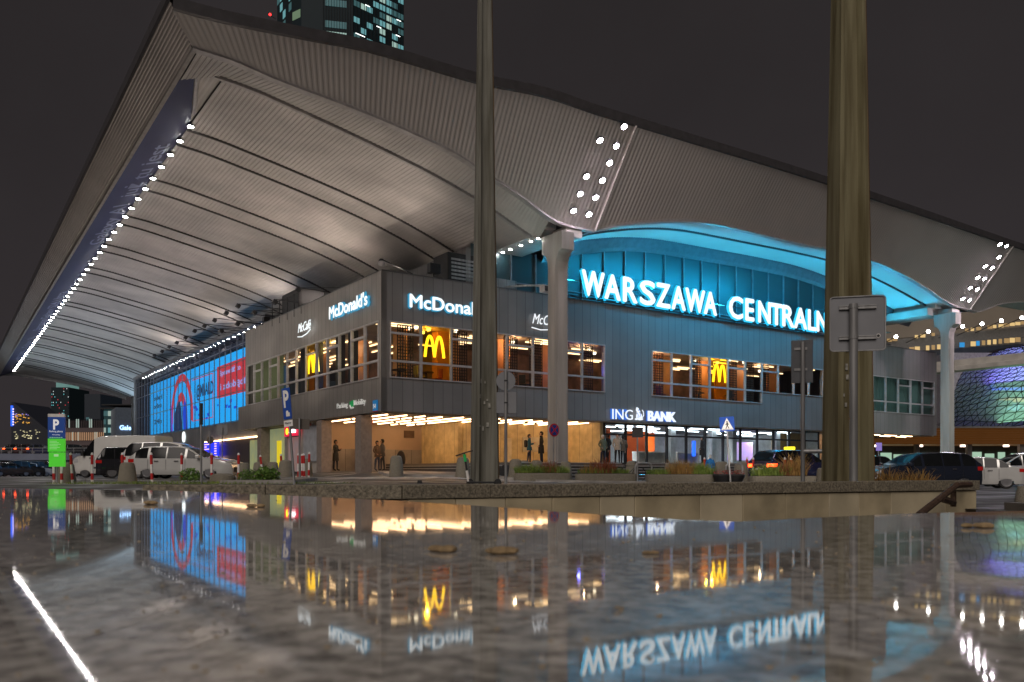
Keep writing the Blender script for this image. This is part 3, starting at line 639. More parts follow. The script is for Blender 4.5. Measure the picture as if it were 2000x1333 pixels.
b = MB(); ring(b, 49.6, 4.6, 2.6, 3.6, 1.1, 0, PI, .05); led(b).build('picture', lr, LED)
b = MB(); b.prism([(46.9, 4.5), (48.6, 4.5), (48.9, 6.2), (48.2, 7.4), (47.2, 6.6)], 'x', .03, .045); led(b).build('picture', lb, LED)
b = MB(); b.prism([(49.2, 4.5), (52.6, 4.5), (52.2, 6.3), (51.0, 7.2), (50.2, 7.4), (49.6, 6.6)], 'x', .03, .045); led(b).build('picture', ld, LED)
b = MB(); b.prism([(53.2, 4.5), (54.0, 4.5), (54.3, 7.4), (53.6, 7.0)], 'x', .03, .045); led(b).build('picture', glow('led_violet', (.25, .08, .8), 1), LED)
def ledtext(body, h, w, v, z, m): text_obj('lettering', body, h, w, .004, m, LED, (.04, v-45, z-4.4), .02, rz=-PI/2)
ledtext('Sprawdź to', .62, 6.0, 35.8, 8.35, lp); ledtext('i zdobądź nowe', .8, 12.4, 35.6, 7.1, lp)
ledtext('@MBARD', 1.5, 5.8, 43.6, 6.9, ld); ledtext('lombard', .5, 4.5, 62.6, 8.2, ld); ledtext('online', .5, 4.0, 62.4, 7.3, ld); ledtext('24h', .5, 3.8, 62.2, 5.6, ld)
b = MB(); b.box(.05, .07, 38.2, 45.2, 8.95, 9.03); b.box(.05, .07, 38.0, 45.2, 5.1, 5.17); b.box(.05, .07, 38.0, 38.09, 5.1, 9.0); led(b).build('picture', lr, LED)
b = MB(); random.seed(11)
for k in range(26): v = random.uniform(23, 44); z = random.uniform(4.8, 6.3); b.box(.05, .07, v, v+random.uniform(.3, .9), z, z+random.uniform(.1, .3))
led(b).build('picture', lb, LED)
# things on the wall under the screen
def on_side(px, py, u): v, z = ray_u(px, py, u); return v, z
v, z = on_side(360, 854, HU)
ck = empty('wall_clock', B(HU-.05, v, z), TH, 'round lit white clock on the grey wall under the blue screen', 'clock')
b = MB(); b.lathe([(.5, -.03), (.5, .05)], 0, 0, 24); b.v = [(-p[2], p[0], p[1]) for p in b.v]; b.build('dial', glow('clock_glow', (.9, 1, 1), 1.6), ck)
b = MB(); b.box(-.07, -.055, -.02, .02, 0, .36); b.box(-.07, -.055, 0, .26, -.02, .02); b.build('hands', m_dark, ck)
v0, z0 = on_side(401, 893, HU-.3); v1, z1 = on_side(427, 866, HU-.3)
bs = empty('departure_board', B(HU-.4, (v0+v1)/2, z0), TH, 'bright blue information board with white rows beside the station side entrance', 'board')
hw = abs(v0-v1)/2; b = MB(); b.box(0, .15, -hw, hw, 0, 1.2); b.build('panel', glow('board_blue', (.01, .03, 1), 1.3), bs)
b = MB(); b.box(-.03, -.01, -hw, hw, -.25, .05)
for k in range(5): b.box(-.03, -.01, hw*.2+(k % 2)*.8, hw*.9, .2+k*.2, .28+k*.2); b.box(-.03, -.01, -hw*.9, -hw*.6, .2+k*.2, .28+k*.2)
b.build('rows', glow('board_rows', (1, .6, .6), 1.5), bs)
b = MB(); b.box(HU-.06, HU-.01, 23.5, 33, -.1, 2.9); b.build('side_entrance', mat('bronze_panel', (.10, .08, .07), .3, .3, joints=1.6), ST)
b = MB(); b.box(HU-.15, HU-.08, 23.5, 38, 2.9, 2.98); b.build('strip_light', ms, ST)
b = MB(); b.box(HU-.10, HU-.061, 22, 25.3, .2, 2.7); b.build('glass_door', MC['lit_green_glass'], ST)
print('p2 done', len(C.objects))
# ============================================================ LIT LAMPS OF THE STATION AND ADDED FILL LIGHTS
m_spot = glow('canopy_lamp_glow', (1, .96, .92), 130); m_spotp = glow('canopy_lamp_glow_violet', (1, .88, 1), 130)
def spot_proto(m, R):
    b = MB(); b.lathe([(R*1.25, 0), (R*1.25, .10), (R*.6, .16)], 0, 0, 16)
    h = b.build('canopy_light', m_dark); b = MB(); b.lathe([(R, -.015), (R, .02)], 0, 0, 16); b.build('lens', m, h); return h
pr = spot_proto(m_spot, .13); first = True; n = 0; v = 3.42
while v < 117:
    o = pr if first else copy_tree(pr); first = False
    o.location = B(-8.0, v, 16.32); o.rotation_euler = (0, 0, TH)
    tag(o, 'round white spotlight in the long row under the left edge of the roof', 'light', 'row of spotlights under the left edge of the roof'); v += 2.06
pr2 = spot_proto(m_spotp, .14)
P1 = [(1213, 246), (1166, 273), (1198, 284), (1185, 317), (1140, 343), (1171, 351), (1128, 377), (1158, 384), (1115, 410), (1145, 417)]
P2 = [(1947, 476), (1960, 479), (1945, 501), (1918, 519), (1932, 522), (1904, 541), (1917, 543), (1889, 561), (1903, 564), (1875, 582), (1888, 585)]
first = True
for P, s, gp in ((P1, 'violet white lamp in the sloping double row above the near roof column', 'double row of lamps above the near column'), (P2, 'violet white lamp in the small double row above the far right roof column', 'double row of lamps above the far right column')):
    for px, py in P:
        u, v, z = ray_fascia(px, py); o = pr2 if first else copy_tree(pr2); first = False
        o.location = B(u, v-.22, z-.12); o.rotation_euler = (math.radians(-33), 0, TH); tag(o, s, 'light', gp)
for px, py in ((1051, 469), (1037, 474), (1017, 483), (997, 491), (982, 497), (891, 532)):
    v, z = ray_u(px, py, 7.9); o = copy_tree(pr); o.location = B(7.9, v, 12.42); o.rotation_euler = (0, 0, TH); o.scale = (.6, .6, .6)
    tag(o, 'small round lamp under the white beam behind the near roof column', 'light', 'small lamps under the near roof beam')
# floodlights on long arms above the hall wall
FL = [(584, 566), (539, 589), (467, 597), (444, 611), (421, 625), (401, 636), (382, 646), (364, 659), (347, 669), (332, 677), (318, 686), (303, 694), (499, 610), (434, 646), (466, 632)]
m_lamp_off = mat('lamp_dark_glass', (.05, .05, .06), .1)
fp = None
for px, py in FL:
    v, z = ray_u(px, py, -1.6)
    if fp is None:
        fp = empty('floodlight', (0, 0, 0)); b = MB(); b.tube([(0, 0, .1), (3.3, 0, .05)], .028, 6); b.tube([(0, 0, .1), (3.3, 0, .5)], .012, 5); b.build('arm', m_dark, fp)
        b = MB(); b.box(-.14, .10, -.13, .13, -.2, .06); o = b.build('housing', m_dark, fp, bevel=.04); o.rotation_euler = (0, .5, 0)
        b = MB(); b.box(-.17, -.145, -.12, .12, -.19, .05); o = b.build('lens', m_lamp_off, fp); o.rotation_euler = (0, .5, 0); o = fp
    else: o = copy_tree(fp)
    o.location = B(-1.6, v, z); o.rotation_euler = (0, 0, TH); tag(o, 'dark floodlight on a long thin arm over the side wall of the hall', 'floodlight', 'floodlights on arms over the side wall')
# floodlight in front, right of the left pylon
u, z = ray_v(1066, 563, -2.2)
f2 = empty('floodlight', B(u, -2.2, z), TH, 'pale floodlight on a long arm left of the near roof column', 'floodlight')
b = MB(); b.tube([(0, 0, .15), (-1.0, 2.2, .35)], .05, 6); b.build('arm', m_pole, f2); b = MB(); b.box(-.28, .28, -.2, .2, -.25, .12); b.build('housing', m_frame, f2, bevel=.04)
b = MB(); b.box(-.22, .22, -.22, -.202, -.2, .06); b.build('lens', m_lamp_off, f2)
# camera domes and cabinets on the roof edge
u, z = ray_v(847, 533, 0.1); o = empty('roof_floodlight', B(u, .1, 10.2), TH, 'small black box lamp standing on the roof edge above the white lettering', 'lamp')
b = MB(); b.box(-.3, .3, -.2, .15, .15, .65); b.build('housing', m_dark, o, bevel=.03); b = MB(); b.cyl(0, 0, 0, .2, .04, n=8); b.build('post', m_dark, o)
o = empty('security_camera', B(.2, .9, 10.2), TH, 'white dome camera on an arm above the corner of the grey block', 'camera')
b = MB(); b.sphere((0, -.5, .35), .17); b.build('dome', m_frame, o, smooth=True); b = MB(); b.tube([(0, -.5, .55), (2.2, .5, .35)], .03, 6); b.cyl(0, -.5, .45, .56, .16, .1, 12); b.build('arm', m_dark, o)
o = empty('roof_cabinet', B(6.0, 1.6, 10.0), TH, 'dark ventilation cabinet on the roof behind the left pylon', 'cabinet'); b = MB(); b.box(-1.5, 1.2, -.2, 1.4, 0, 2.0); b.build('casing', m_dark, o, bevel=.05)
b = MB(); [b.box(-1.3, 1.0, -.24, -.2, .2+k*.2, .3+k*.2) for k in range(8)]; b.build('grille', m_pole, o)
o = empty('roof_cabinet', B(.9, 13, 9.7), TH, 'dark roof cabinet behind a low rail on the grey block', 'cabinet'); b = MB(); b.box(-.8, .8, -1.5, 1.5, 0, 1.7); b.build('casing', m_dark, o, bevel=.05)
b = MB(); [b.tube([(-.9, y, 0), (-.9, y, 1.4)], .03, 6) for y in (-2.2, -1, .2, 1.6, 3)]; b.tube([(-.9, -2.2, 1.4), (-.9, 3, 1.4)], .03, 6); b.build('rail', m_dark, o)
for u0, v0 in ((1.5, 24),):
    o = empty('wall_lamp', B(.4, 18.5, 10.2), TH, 'small dark lamp on the far roof corner of the side wall', 'lamp'); b = MB(); b.box(-.2, .2, -.2, .2, .2, .5); b.build('housing', m_dark, o); b = MB(); b.cyl(0, 0, 0, .2, .04, n=6); b.build('post', m_dark, o)
for px, py, l in ((622, 196, 'left one of two small fittings under the front edge of the roof'), (652, 203, 'right one of two small fittings under the front edge of the roof')):
    u, z = ray_v(px, py, -3.0); o = empty('roof_fitting', B(u, -3.0, z), TH, l, 'fitting'); b = MB(); b.box(-.16, .16, -.1, .1, -.08, .1); b.build('housing', m_dark, o, bevel=.02); b = MB(); b.tube([(0, 0, .1), (.1, .1, .5)], .025, 6); b.build('bracket', m_dark, o); b = MB(); b.sphere((.05, -.08, -.1), .08, 8, 6); b.build('lens', m_frame, o)
# uplights, with added fill for the fascia and soffit
def spot(name, u, v, z, tu, tv, tzz, P, col, ang): return lamp(name, 'SPOT', B(u, v, z), P, col, .15, B(tu, tv, tzz), ang, .9)
for k in range(6): u = 12+k*6.2; spot('cyan_uplight', u, .7, 10.7, u, -1.8, 15, 1000, (.03, .60, 1), 150)
for k, (X_, Y_, tx, ty, tz_, P) in enumerate(((-14, 20, -7, 30, 16, 900), (-3, 27, 0, 35, 16, 700), (8, 29, 10, 43, 16, 1100), (12.5, 24, 19, 48, 16, 1300))):
    o = empty('ground_floodlight', (X_, Y_, g(X_, Y_)), 0, ['low floodlight by the left kerb aimed at the roof corner', 'low floodlight in the road before the left pylon', 'low floodlight between the planters aimed at the roof slope', 'low floodlight right of the planters aimed at the roof slope'][k], 'floodlight', 'low floodlights aimed at the roof'); b = MB(); b.cyl(0, 0, 0, .10, .09, .07, 12); b.build('housing', m_dark, o); b = MB(); b.cyl(0, 0, .101, .106, .05, n=12); b.build('lens', m_lamp_off, o)
    lamp('plaza_uplight', 'SPOT', (X_, Y_, g(X_, Y_)+.15), P, (1, .88, .80), .05, (tx, ty, tz_), 110, 1)  # spots and their housings are added to brighten the front of the roof
for k, (v, P, c) in enumerate(((-1, 900, (1, .84, .70)), (8, 1300, (1, .86, .72)), (18, 1500, (1, .88, .78)), (29, 1700, (1, .9, .82)), (42, 2100, (.97, .93, .93)), (56, 2700, (.9, .93, 1)), (72, 3400, (.8, .9, 1)), (92, 4200, (.7, .86, 1)))):
    spot('roof_uplight', -5.5, v, 3.2, -3.0, v+2, 16, P*.9, c, 150)  # added bare spots in mid-air, out of sight, brighten the soffit
for u, v, z, P in ((1.6, 1.5, 10.2, 420), (1.6, 10, 10.2, 600), (3.0, 24, 11.1, 600), (3.0, 38, 11.1, 700), (3.0, 55, 11.1, 700)): spot('roof_uplight', u, v, z, u-2, v+2, 16, P, (1, .84, .74), 165)  # added behind the roof edge to lift the dark inner soffit
spot('column_uplight', 7.6, 104, 5.0, 6.0, 100, 14, 4500, (.5, .75, 1), 120)
spot('column_uplight', 6.8, -4.6, 9.6, 6.2, -3.2, 14.5, 70, (.65, 1, .95), 120)
spot('column_uplight', 41, -9, 2.5, 45, -3.2, 9, 900, (.8, 1, .97), 150)
spot('beam_light', 8.4, 7, 10.4, 8.4, 4, 12.5, 260, (1, .82, .7), 150)
spot('wall_light', 48, -6, 13, 45, 0, 8, 700, (1, .82, .95), 90)
# arcade and bank real lamps
for u, v in ((2, 5), (5.5, 6), (9, 3.0), (12.5, 3.0), (6.2, 12.5)): lamp('arcade_lamp', 'SPOT', B(u, v, 3.2), 110, (1, .62, .34), .05, B(u, v, 0), 165, 1)
for u in (17, 21.5, 26, 31): lamp('bank_lamp', 'SPOT', B(u, 3, 3.1), 420, (.95, .97, 1), .05, B(u, 3, 0), 170, 1)
for u, v in ((1.6, 9), (3.5, 1.8), (9, 1.7), (14, 1.8), (20, 1.7), (25, 1.7), (30, 1.7), (2.5, 17)): lamp('restaurant_lamp', 'POINT', B(u, v, 7.6), 62, (1, .60, .32), .08)
lamp('blue_tv_lamp', 'POINT', B(13.3, 1.2, 6.4), 25, (.15, .15, 1), .2); lamp('blue_tv_lamp', 'POINT', B(18.6, 1.2, 5.6), 25, (.2, .15, 1), .2)
lamp('curtain_lamp', 'POINT', B(45, 3, 7), 8, (.8, .9, .8), .2)
lamp('blue_seat_lamp', 'POINT', B(1.2, 8.2, 5.8), 18, (.05, .25, 1), .1)

# ============================================================ SIGNS ON THE STATION
m_let = glow('letter_white', (.93, .99, 1), 1.15); m_cy = glow('letter_cyan', (.01, .50, .85), 1.3); m_case = mat('letter_case', (.1, .12, .13), .5)
sg = empty('station_sign', B(12, -.3, 10.2), TH, 'huge white lit letters WARSZAWA CENTRALNA along the edge above the entrance', 'sign')
LET = [('W',1138,1181),('A',1182,1212),('R',1218,1245),('S',1251,1280),('Z',1283,1309),('A',1313,1339),('W',1340,1377),('A',1376,1400),('C',1425,1451),('E',1457,1473),('N',1482,1505),('T',1506,1528),('R',1529,1551),('A',1552,1576),('L',1579,1594),('N',1596,1618),('A',1620,1643)]
for ch, a, c in LET:
    u0, _ = ray_v(a, 600, -.45); u1, _ = ray_v(c, 600, -.45)
    text_obj('letter', ch, 1.38, u1-u0-.04, .02, m_let, sg, (u0-12, -.15, .12), 0, bold=.045)
for ch, a, c in LET:
    u0, _ = ray_v(a, 600, -.45); u1, _ = ray_v(c, 600, -.45)
    text_obj('letter_halo', ch, 1.42, u1-u0, .02, m_cy, sg, (u0-12, .02, .10), 0, bold=.09)
b = MB(); b.box(-1, 31, .1, .16, -.03, .04); b.box(-1, 31, .1, .16, .9, .94)
for k in range(21): b.tube([(-.8+k*1.55, .12, -.02), (-.8+k*1.55, 1.7, .5)], .025, 5)
b.build('support_rail', m_dark, sg)
[MB().tube([(u, -.28, .03), (u+1.1, -.28, .03)], .02, 6).build('neon_tube', m_cy, sg) for u in (1.3, 5.0, 9.4, 15.5, 19.2, 24)]
def area_fill(name, u, v, z, L, w, P, col, tv, tzz):
    o = lamp(name, 'AREA', B(u, v, z), P, col, .1); o.data.shape = 'RECTANGLE'; o.data.size = L; o.data.size_y = w
    d = (B(u, tv, tzz)-B(u, v, z)).normalized(); X_ = Vector((CO, SI, 0)); Z_ = -d; Y_ = Z_.cross(X_); M = Matrix((X_, Y_, Z_)).transposed(); o.rotation_euler = M.to_euler(); return o
area_fill('cyan_wash_lamp', 25.2, -3.75, 14.2, 16, .3, 2300, (.006, .33, .62), .0, 6.0)  # added unseen light without a fixture, washes the facade teal
def halo_sign(name, label, body, kind, a, bb, py, h, off=.04, shear=0, sy=None, m=None, swoosh=False, halo=True):
    # a, bb: left and right pixel of the words in the picture, py: base line at the left end
    if kind == 'f':
        u0, z = ray_v(a, py, -.22); u1, _ = ray_v(bb, py, -.22); W_ = u1-u0; o = empty(name, B(u0, -.22, z), TH, label, 'sign'); rz = 0
    else:
        v0, z = ray_u(a, py, -.22); v1, _ = ray_u(bb, py, -.22); W_ = v0-v1; o = empty(name, B(-.22, v0, z), TH-PI/2, label, 'sign')
    text_obj('lettering', body, h, W_, .012, m or m_let, o, (0, 0, 0), 0, shear, bold=.022 if halo else 0)
    if halo: text_obj('halo', body, h*1.04, W_, .02, glow('halo_cyan', (.02, .35, .6), .8), o, (0, .13, -.01), 0, shear, bold=.055)
    if swoosh:
        b = MB(); b.tube([(-.05, 0, -.22), (W_*.3, 0, -.30), (W_*.7, 0, -.22), (W_*.98, 0, -.05)], .03, 6); b.build('swoosh', m or m_let, o)
    return o
halo_sign('restaurant_sign', 'white lit McDonald\'s letters with a cyan halo on the front wall left of the pylon', "McDonald's", 'f', 801, 962, 600, .66, .012)
halo_sign('restaurant_sign', 'white lit McDonald\'s letters high on the side wall left of the corner', "McDonald's", 's', 643, 717, 624, .66, .006)
halo_sign('cafe_sign', 'white slanted McCafe lettering on the side wall above the yellow window', 'McCafé', 's', 582, 607, 651, .52, -.004, .35, swoosh=True, halo=False)
halo_sign('cafe_sign', 'white slanted McCafe lettering on the front wall beside the near roof column', 'McCafé', 'f', 1040, 1092, 632, .55, .0, .35, m=glow('letter_dim', (.9, .92, .95), 1.1), swoosh=True, halo=False)
m_ing = glow('letter_bank', (.85, .92, 1), 1.1)
ing = halo_sign('bank_sign', 'white lit ING BANK letters with a small lion over the bank windows', 'ING', 'f', 1196, 1236, 819, .60, .02, m=m_ing, halo=False)
uA, zA = ray_v(1196, 819, -.22); uB, _ = ray_v(1266, 822, -.22); uC, _ = ray_v(1320, 825, -.22); uL, _ = ray_v(1238, 820, -.22)
text_obj('lettering', 'BANK', .60, uC-uB, .05, m_ing, ing, (uB-uA, 0, 0), .02)
text_obj('halo', 'ING', .62, 1.35, .02, glow('halo_blue', (.03, .2, .9), .7), ing, (-.02, .13, 0), .045); text_obj('halo', 'BANK', .62, uC-uB+.04, .02, MC['halo_blue'], ing, (uB-uA-.02, .13, 0), .045)
b = MB(); q = uL-uA+.05     # seated lion emblem: mane, body, haunch, paws, curling tail
for x, z, r, sx, sz in ((.22, .62, .13, 1, 1), (.18, .70, .07, 1, 1), (.30, .46, .15, 1, 1.2), (.40, .25, .19, 1, 1), (.20, .22, .10, .9, 1.8), (.12, .06, .08, 1.5, .7), (.42, .06, .10, 2.0, .6), (.60, .08, .07, 1.2, .7)): b.sphere((q+x, -.02, z), r, sc=(sx, .3, sz))
b.tube([(q+.58, -.02, .15), (q+.72, -.02, .3), (q+.70, -.02, .5), (q+.60, -.02, .62)], .028, 6); b.build('lion', m_ing, ing)
b = MB(); b.sphere((q+.27, -.085, .60), .035); b.tube([(q+.32, -.085, .5), (q+.42, -.085, .36), (q+.34, -.085, .18)], .018, 5); b.tube([(q+.15, -.07, .45), (q+.22, -.085, .3), (q+.2, -.085, .12)], .015, 5); b.build('lion_lines', MC['halo_blue'], ing)
# yellow letter M signs in the windows
m_M = glow('arch_yellow', (1, .74, .12), 3); m_Mh = glow('arch_halo', (.9, .55, .0), 1.3)
def arches(kind, a, bb, ytop, ybot, label):
    d = .22
    if kind == 'f': u0, z0 = ray_v(a, ybot, d); u1, _ = ray_v(bb, ybot, d); _, z1 = ray_v((a+bb)/2, ytop, d); W_ = u1-u0; o = empty('window_sign', B(u0, d, z0), TH, label, 'sign')
    else: v0, z0 = ray_u(a, ybot, d); v1, _ = ray_u(bb, ybot, d); _, z1 = ray_u((a+bb)/2, ytop, d); W_ = v0-v1; o = empty('window_sign', B(d, v0, z0), TH-PI/2, label, 'sign')
    H = z1-z0; b = MB()
    for s in (0, 1):
        P = []
        for i in range(17):
            t = -1+2*i/16; x = W_/4*(1+t); z = H*(1-abs(t)**2.3)
            if s == 0: x = x; 
            else: x = W_/2+x
            if (s == 0 and t > 0) or (s == 1 and t < 0): z = max(z, 0.02)
            P.append((x, 0, z))
        b.tube(P, .075, 8)
    b.build('letter', m_M, o); return o
arches('f', 830, 867, 658, 697, 'yellow neon letter M in the second window right of the corner'); arches('f', 1393, 1417, 714, 746, 'yellow neon letter M in the window over the bank'); arches('s', 602, 622, 692, 731, 'yellow neon letter M in a side wall window')
lamp('arch_lamp', 'POINT', B(2.95, 1.0, 7.55), 14, (1, .7, .05), .02); lamp('arch_lamp', 'POINT', B(23.7, 1.0, 7.55), 14, (1, .7, .05), .02); lamp('arch_lamp', 'POINT', B(1.0, 9.2, 7.55), 14, (1, .7, .05), .02)
pk = empty('parking_sign', B(0, 0, 0), TH, 'white words Parking and Mobility with a small green emblem on the lower side wall', 'sign')
def side_text(par, body, a, bb, py, h, m, base=(0, 0, 0)):
    v0, z = ray_u(a, py, -.05); v1, _ = ray_u(bb, py, -.05); text_obj('lettering', body, h, v0-v1, .015, m, par, (-.05-base[0], v0-base[1], z-base[2]), .005, rz=-PI/2)
m_pt = mat('sign_letter_white', (.75, .75, .72), .5, em=(.8, .8, .75), es=.25)
v, z = ray_u(658, 802, -.05); pk.location = B(-.05, v, z); base = (-.05, v, z)
side_text(pk, 'Parking', 658, 679, 802, .36, m_pt, base); side_text(pk, 'Mobility', 691, 714, 796, .36, m_pt, base)
v1, z1 = ray_u(687, 795, -.05); b = MB(); b.add([(-.0, v1-base[1]-.28, z1-base[2]), (0, v1-base[1]+.28, z1-base[2]), (0, v1-base[1]+.28, z1-base[2]+.28), (0, v1-base[1]-.28, z1-base[2]+.35)], [(0, 1, 2, 3)]); b.build('emblem', mat('emblem_green', (.02, .4, .12), .4, em=(.02, .5, .12), es=.2), pk)
b = MB(); b.tube([(-.01, v1-base[1]-.2, z1-base[2]-.05), (-.01, v1-base[1]+.05, z1-base[2]-.08), (-.01, v1-base[1]+.2, z1-base[2]+.08)], .05, 6); b.build('emblem', m_pt, pk)
v, z = ray_u(733, 803, -.06); hn = empty('house_number', B(-.06, v, z), TH, 'small blue house number plate 54 by the building corner', 'sign')
b = MB(); b.box(-.03, .03, -.23, .23, 0, .52); b.build('plate', mat('plate_blue', (.02, .2, .5), .4, em=(.02, .25, .6), es=.25), hn); text_obj('lettering', '54', .22, .3, .01, m_pt, hn, (-.045, .15, .12), .01, rz=-PI/2)
b = MB(); b.box(-.035, .035, -.23, .23, -.04, -.002); b.build('red_edge', m_red, hn)

# ============================================================ FOREGROUND
mslab = bpy.data.materials.new('polished_granite'); mslab.use_nodes = True; n = mslab.node_tree; bs_ = n.nodes['Principled BSDF']
tcn = n.nodes.new('ShaderNodeTexCoord')
def noise(sc, det=5, rough=.6): z = n.nodes.new('ShaderNodeTexNoise'); z.inputs['Scale'].default_value = sc; z.inputs['Detail'].default_value = det; z.inputs['Roughness'].default_value = rough; n.links.new(tcn.outputs['Object'], z.inputs['Vector']); return z
a = noise(62, 4, .55); c = noise(7, 4); r = n.nodes.new('ShaderNodeValToRGB'); r.color_ramp.elements[0].position = .36; r.color_ramp.elements[1].position = .64
r.color_ramp.elements[0].color = (.22, .205, .19, 1); r.color_ramp.elements[1].color = (.66, .63, .58, 1); n.links.new(a.outputs[0], r.inputs[0])
mm = n.nodes.new('ShaderNodeMix'); mm.data_type = 'RGBA'; mm.blend_type = 'MULTIPLY'; mm.inputs[0].default_value = .6; n.links.new(r.outputs[0], mm.inputs[6]); r2 = n.nodes.new('ShaderNodeValToRGB'); r2.color_ramp.elements[0].color = (.55, .55, .55, 1); r2.color_ramp.elements[0].position = .3; r2.color_ramp.elements[1].position = .7
n.links.new(c.outputs[0], r2.inputs[0]); n.links.new(r2.outputs[0], mm.inputs[7]); n.links.new(mm.outputs[2], bs_.inputs['Base Color'])
rr = n.nodes.new('ShaderNodeMapRange'); rr.inputs[1].default_value = .3; rr.inputs[2].default_value = .7; rr.inputs[3].default_value = .02; rr.inputs[4].default_value = .05; d = noise(9, 5); n.links.new(d.outputs[0], rr.inputs[0]); n.links.new(rr.outputs[0], bs_.inputs['Roughness'])
bu = n.nodes.new('ShaderNodeBump'); bu.inputs['Strength'].default_value = .02; bu.inputs['Distance'].default_value = .001; e = noise(14, 2); n.links.new(e.outputs[0], bu.inputs['Height']); n.links.new(bu.outputs[0], bs_.inputs['Normal'])
bs_.inputs['Specular IOR Level'].default_value = .6
HS = .10; SZ = EYE-HS
def sl(px, py): Y = HS*F/(py-HOR); return (at(px, Y), Y)
poly = [sl(2000, 998), sl(1760, 1003.5), sl(1560, 1012.5), sl(1440, 1019), sl(1330, 1015), sl(1130, 1002.5), sl(980, 991), sl(775, 978), sl(560, 968), sl(340, 959), sl(0, 954), (-6.5, 6.2), (-6.5, -4), (4.5, -4), (4.5, 3.8)]
b = MB(); b.prism(poly, 'z', SZ-.06, SZ); sb = tag(b.build('parapet_slab', mslab, bevel=.006), 'wide polished granite slab in the foreground mirroring the signs', 'slab')
b = MB(); cx, cy = -1, 0
b.prism([(x*.985-.03, y*.985-.03) for x, y in poly], 'z', -3.0, SZ-.061); b.build('parapet_wall', m_conc, sb)
for px, py, s, l in ((498, 991, .012, 'pale dried blossom left of the blue screen reflection'), (875, 1078, .010, 'brown dried leaf by the yellow M reflection, left one of a close pair'), (975, 1084, .012, 'brown crumpled leaf right of the large yellow M reflection'), (1278, 1083, .006, 'tiny brown leaf on the cyan part of the slab'), (1905, 1031, .012, 'flat dark twig near the right edge of the slab'), (300, 986, .016, 'flat dark leaf at the far left of the slab')):
    X, Y = sl(px, py); b = MB(); random.seed(px)
    for k in range(5): b.sphere((random.uniform(-1.6, 1.6)*s, random.uniform(-1, 1)*s, s*.35), s*random.uniform(.5, 1), 8, 5, (1.3, 1, .5))
    tag(b.build('dry_leaf', mat('dry_leaf_brown', (.30, .21, .11), .8, vs=80, var=.4), None, True, loc=(X, Y, SZ)), l, 'leaf', 'dried leaves on the slab')
b = MB(); random.seed(44)
for k in range(420):
    Y = .35+3.2*random.random()**1.5; X = random.uniform(-.62, .55)*Y; s = random.uniform(.0006, .0018)
    if Y < 1.5 or (X < -.35*(Y-1.4) and Y < 3.6 and X < -.9*(Y-2.5)): b.sphere((X, Y, s*.4), s, 6, 4, (1.4, 1, .6))
tag(b.build('grit', mat('grit_tan', (.32, .26, .18), .8), None, loc=(0, 0, SZ), fixn=False), 'tiny grit and crumbs scattered over the polished slab', 'grit', kind='stuff')
# low wall around the stairwell: granite coping on marble
m_gran = mat('granite_coping', (.19, .165, .12), .7, vs=38, var=.55, bump=.5, bs=60); m_mc = mat('marble_cladding', (.44, .37, .24), .5, vs=1.6, var=.30, bump=.08, bs=10)
m_mc2 = mat('marble_cladding_pale', (.52, .45, .31), .5, vs=1.2, var=.25)
lw = tag(empty('low_wall', (0, 9, 0), 0), 'low wall of marble slabs with a rough granite coping behind the polished slab', 'wall')
def wallseg(x0, y0, x1, y1, cuts, z0, z1, m, th, name, gap=.006, back=0):
    d = Vector((x1-x0, y1-y0)); L = d.length; d.normalize(); nx, ny = -d.y, d.x
    ps = [0]+cuts+[L]
    for i in range(len(ps)-1):
        a, c = ps[i]+gap/2, ps[i+1]-gap/2; q = [(x0+d.x*a+nx*back, y0-9+d.y*a+ny*back), (x0+d.x*c+nx*back, y0-9+d.y*c+ny*back), (x0+d.x*c+nx*th, y0-9+d.y*c+ny*th), (x0+d.x*a+nx*th, y0-9+d.y*a+ny*th)]
        b = MB(); b.prism(q, 'z', z0, z1-(i % 2)*.003); b.build(name, m if isinstance(m, type(m_gran)) else m[i % len(m)], lw, bevel=.008)
xe, ye = 7.3, 12.95
wallseg(-3.9, 8.75, -1.16, 8.75, [1.3], .15, .30, m_gran, .45, 'coping_block'); wallseg(-1.15, 8.75, xe, ye, [1.02, 3.2, 5.35, 7.1], .15, .30, m_gran, .45, 'coping_block')
wallseg(-3.9, 8.79, -1.1, 8.79, [1.0, 1.9], -1.3, .146, [m_mc, m_mc2], .3, 'cladding_slab', .004, 0); wallseg(-1.1, 8.79, xe-.05, ye+.01, [.55, 1.15, 1.75, 2.4, 2.9, 3.9, 4.6, 5.35, 6.15, 6.75, 7.4, 8.6], -1.3, .146, [m_mc, m_mc2, m_mc, m_mc, m_mc2], .3, 'cladding_slab', .006, 0)
wallseg(-3.9, 8.79, xe-.05, 8.79, [], -3, -1.31, m_conc, .3, 'wall_base')
b = MB(); b.prism([(-3.9, -.2), (-1.1, -.2), (xe-.1, ye-9.05), (xe-.1, ye-8.7), (-1.1, .2), (-3.9, .2)], 'z', -3.0, -1.32); b.build('wall_base', m_conc, lw)
hr = tag(empty('handrail', (at(1880, 12.2), 12.2, .2), 0), 'rusty brown steel handrail running down beside the wall end', 'handrail')
hx, hy = at(1880, 12.2), 12.2
def rp(px, py, Y): return (at(px, Y)-hx, Y-hy, EYE-(py-HOR)*Y/F-.2)
m_rust = mat('rusty_brown', (.10, .06, .04), .6, .3, vs=20, var=.4)
b = MB(); P = [rp(1895, 947, 12.6), rp(1868, 948, 12.1), rp(1838, 972, 11.4), rp(1795, 1006, 10.4)]; b.tube(P, .045, 8); b.build('rail', m_rust, hr)
b = MB(); b.tube([rp(1838, 974, 11.4), rp(1862, 982, 12.3)], .05, 6); b.tube([rp(1862, 960, 12.3), rp(1862, 990, 12.3)], .04, 6); b.build('bracket', m_rust, hr)
